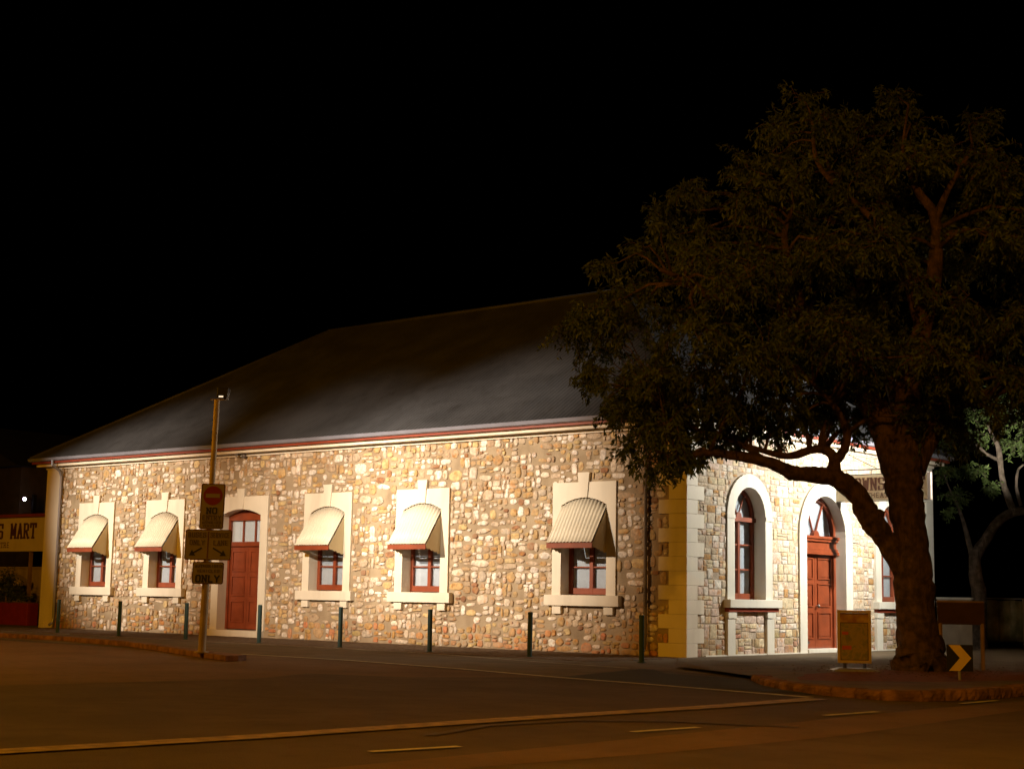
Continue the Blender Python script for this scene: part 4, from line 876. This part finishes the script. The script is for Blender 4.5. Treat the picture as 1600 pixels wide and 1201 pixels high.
write(FPl, 'BUSES', -.44, 2.67, .072, .10, .018, .1092, .9).build('lettering', 'inkf', p2); write(FPl, 'ONLY', -.40, 2.50, .075, .10, .018, .1092, .9).build('lettering', 'inkf', p2)
write(FPl, 'SERVICE', .06, 2.67, .054, .10, .016, .1092, .9).build('lettering', 'inkf', p2); write(FPl, 'LANE', .13, 2.50, .075, .10, .018, .1092, .9).build('lettering', 'inkf', p2)
def arrow(u0_, z0_, u1_, z1_):
    a = Vector((u0_, z0_)); b = Vector((u1_, z1_)); d = (b-a).normalized(); n = Vector((-d.y, d.x)); h = b-d*.12
    mb = MB(FPl); mb.prism([(a+n*.018)[:], (h+n*.018)[:], (h-n*.018)[:], (a-n*.018)[:]], .1092, .1115); mb.prism([(h+n*.075)[:], b[:], (h-n*.075)[:]], .1092, .112); mb.build('arrow', 'inkk', p2)
arrow(-.12, 2.43, -.40, 2.26); arrow(.13, 2.43, .43, 2.26)
p3 = plate(-.30, .40, 1.63, 2.12, 'authorised_vehicles_sign')
write(FPl, 'AUTHORISED', -.25, 2.0, .053, .06, .014, .1092, .9).build('lettering', 'inkf', p3); write(FPl, 'VEHICLES', -.2, 1.89, .056, .06, .014, .1092, .9).build('lettering', 'inkf', p3)
write(FPl, 'ONLY', -.22, 1.68, .12, .14, .036, .1092, .9).build('lettering', 'inkk', p3)
mb = MB(FPl)
for z in (1.75, 2.0, 2.3, 2.7, 2.95, 3.6): mb.box(-.2, .25, .085, .0948, z, z+.03)
mb.build('sign_brackets', 'post', SP)
# ------------------------------------------------------------------ projecting theatre sign
HS = empty('hanging_sign', (.0, 7.95, 4.4), 'cream projecting sign with brown slab lettering above the arched front door', 'sign')
PH = lambda u, o, z: (u, 7.95-o, z)
MB(PH).box(.08, 2.95, -.03, .03, 4.42, 5.16).build('sign_board', 'boardc', HS, bevel=.008)
sb = HS.children[0]
mb = MB(PH); mb.box(2.951, 3.05, -.05, .05, 4.40, 5.18); mb.build('end_frame', 'pipe', HS)
mb = MB(PH); mb.box(.0, 2.95, -.02, .02, 5.165, 5.20); mb.box(.0, 2.95, -.02, .02, 4.39, 4.415); mb.tube([(.0, 0, 5.33), (2.95, 0, 5.33)], .018, 8); 
for u in (.4, 1.2, 2.0, 2.8): mb.tube([(u, 0, 5.19), (u, 0, 5.34)], .012, 6)
mb.build('hanging_rail', 'pipe', HS)
mb = MB(PH); mb.tube([(.05, 0, 6.0), (1.4, 0, 5.34)], .012, 6); mb.tube([(.05, 0, 5.95), (2.8, 0, 5.34)], .010, 6); mb.build('stay', 'pipe', HS)
for sgn, PP in ((1, PH), (-1, lambda u, o, z: (3.03-u, 7.95+o, z))):
    cw = .213; tw = 10*cw*1.16+cw
    for k_, wd_ in ((0, 'BROWNS'), (7, 'MART')): write(PP, wd_, 1.64-tw*.565+.06+k_*cw*1.16, 4.73, cw, .34, .062, .0305, .6).build('lettering', 'ink', sb)
    write(PP, 'THEATRE', 1.06, 4.51, .12, .13, .02, .0305, 1).build('lettering', 'ink', sb)
# ------------------------------------------------------------------ poster stand
q = (6.9, -4.30); FA = frame(q[0], q[1], math.radians(38), .09)
PS = empty('poster_stand', (q[0], q[1], .09), 'gold framed poster stand on dark spring base left of the tree trunk', 'poster stand')
MB(FA).ring([(-.34, .17), (.34, .17), (.34, 1.23), (-.34, 1.23)], [(-.285, .225), (.285, .225), (.285, 1.175), (-.285, 1.175)], -.02, .02, True).build('frame', 'alu', PS, bevel=.004)
MB(FA).box(-.284, .284, -.012, .008, .226, 1.174).build('backing', 'brownp', PS)
M['posterhead'] = mat('poster_heading', (.52, .34, .10), .5, .5, 6, (.30, .12, .04))
MB(FA).box(-.27, .27, .0085, .0105, .24, .97).build('poster', 'poster', PS)
pp = PS.children[-1]
MB(FA).box(-.284, .284, .009, .013, .985, 1.15).build('poster_heading', 'posterhead', PS)
M['orange'] = mat('orange_print', (.55, .10, .02), .5, .2, 9)
MB(FA).box(-.25, -.06, .0108, .0125, .44, .52).build('orange_patch', 'orange', PS); MB(FA).box(-.25, -.12, .0108, .0125, .74, .80).build('orange_patch', 'orange', PS)
mb = MB(FA)
for s_ in (-.2, .2):
    for k in range(6): mb.tube([(s_, 0, .07+k*.017), (s_, 0, .082+k*.017)], .04 if k % 2 == 0 else .033, 10)
mb.build('springs', 'black', PS)
mb = MB(FA); pr = [(-.46, -.26), (.46, -.26), (.46, .26), (-.46, .26)]
vs = [(x, y, .0) for x, y in pr]+[(x, y, .035) for x, y in pr]+[(x*.72, y*.55, .075) for x, y in pr]
mb.add(vs, [(0, 3, 2, 1)]+[(i, (i+1) % 4, 4+(i+1) % 4, 4+i) for i in range(4)]+[(4+i, 4+(i+1) % 4, 8+(i+1) % 4, 8+i) for i in range(4)]+[(8, 9, 10, 11)])
mb.build('base', 'steel', PS, bevel=.01)
# ------------------------------------------------------------------ interpretive board right of the trunk
IB = empty('information_board', (8.0, -1.57, .1), 'brown slanted information board on two timber legs right of the tree trunk', 'information board')
lo_ = [Vector((7.66, -1.88, 1.06)), Vector((8.34, -1.30, 1.06))]; off = Vector((.64, -.77, 0))*.30+Vector((-.766, -.643, 0))*.10+Vector((0, 0, .47))
a, b = lo_[0]-(lo_[1]-lo_[0])*.06, lo_[1]+(lo_[1]-lo_[0])*.06; c_, d = b+off, a+off
nn = (b-a).cross(d-a).normalized()*.02
mb = MB(); mb.add([tuple(v) for v in (a, b, c_, d, a+nn, b+nn, c_+nn, d+nn)], [(0, 1, 2, 3), (7, 6, 5, 4), (0, 4, 5, 1), (1, 5, 6, 2), (2, 6, 7, 3), (3, 7, 4, 0)]); mb.build('panel', 'brownp', IB, bevel=.004)
mb = MB(); mb.tube([tuple(d), tuple(c_)], .022, 8); mb.build('panel_edge', 'wood', IB)
for v in lo_: MB().tube([(v.x, v.y, .05), (v.x, v.y, 1.08)], .045, 10).build('leg', 'wood', IB)
# ------------------------------------------------------------------ chevron marker
q = (9.98, -6.25); FC = frame(q[0], q[1], math.radians(38), .12)
CH = empty('chevron_marker', (q[0], q[1], .12), 'black square marker with a yellow chevron pointing right, on a short post by the trunk', 'road marker')
MB(FC).box(-.235, .235, .03, .042, .17, .64).build('plate', 'black', CH, bevel=.003)
MB(FC).prism([(-.20, .635), (.0, .635), (.205, .405), (.0, .175), (-.20, .175), (.0, .405)], .042, .0445).build('chevron', 'yel', CH)
MB(FC).tube([(.0, 0, -.02), (.0, 0, .60)], .028, 10).build('post', 'steel', CH)
# ------------------------------------------------------------------ right fence with cloth, utility box
FE = empty('cloth_covered_fence', (.6, 17.6, 0), 'temporary fence hung with stained green and cream cloth right of the building', 'fence')
mb = MB(); nx = 60; vs = []
for i in range(nx+1):
    t = i/nx; x = -1.0+2.9*t
    for j in range(7):
        s_ = j/6; vs.append((x, 17.3+.05*math.sin(t*38+.8*s_)+.03*math.sin(t*91), 1.62-1.35*s_+.015*math.sin(t*23)))
mb.add(vs, [(7*i+j, 7*i+7+j, 7*i+8+j, 7*i+1+j) for i in range(nx) for j in range(6)]); cl = mb.build('cloth', 'fabric', FE, fix=False, smooth=True)
sd = cl.modifiers.new('thick', 'SOLIDIFY'); sd.thickness = .006
for x in (-1.0, .45, 1.9): MB().tube([(x, 17.42, 0), (x, 17.42, 1.7)], .03, 8).build('post', 'steel', FE)
MB().tube([(-1.0, 17.42, 1.68), (1.9, 17.42, 1.68)], .022, 8).build('top_rail', 'steel', FE)
LW2 = empty('low_white_wall', (-.2, 15.6, 0), 'low pale wall joining the right end of the building behind the board', 'wall')
MB().box(-.45, .75, 15.9, 16.0, 0, 1.62).build('wall_body', 'plaster', LW2, bevel=.01)
MB().box(-.47, .77, 15.87, 16.03, 1.621, 1.69).build('coping', 'creamf', LW2, bevel=.01)
# ------------------------------------------------------------------ background left: dark gabled house and its lamp
DH = empty('distant_house', (-60, 17, 0), 'dark two storey house far behind the name board at the left edge', 'house')
M['dplaster'] = mat('dark_plaster', (.10, .075, .05), .9, .3, 2)
MB().box(-68, -54.5, 15, 26, 0, 8.2).build('house_wall', 'dplaster', DH)
mb = MB(); mb.prism([(-68.6, 8.2), (-53.9, 8.2), (-61.2, 11.0)], 14.4, 26.6); mb.build('house_roof', 'roof', DH)
for x in (-66, -62.5, -58.6): 
    w_ = MB().box(x, x+1.1, 14.93, 15.0, 4.8, 6.4).build('house_window', 'dark', DH); 
WL = empty('lit_wall_lamp', (-53.1, 14.8, 6.1), 'small bright white violet lamp glowing in the dark left of the roof corner', 'lamp')
MB().tube([(-53.2, 15.0, 6.2), (-53.2, 14.8, 6.35), (-53.15, 14.55, 6.35)], .03, 6).build('arm', 'black', WL)
MB().ball((-53.12, 14.45, 6.3), .10, 10, 6).build('bulb', 'lampglow', WL, smooth=True)
MB().box(-53.3, -53.1, 15.0, 15.2, 0, 6.6).build('post', 'black', WL)
l = lamp('wall_lamp', (-53.12, 14.30, 6.2), None, 1.5, (.85, .8, 1), rad=.05)
# sky backdrop is the World; render settings
S.render.engine = 'CYCLES'
S.cycles.use_denoising = True
S.cycles.sample_clamp_indirect = 4
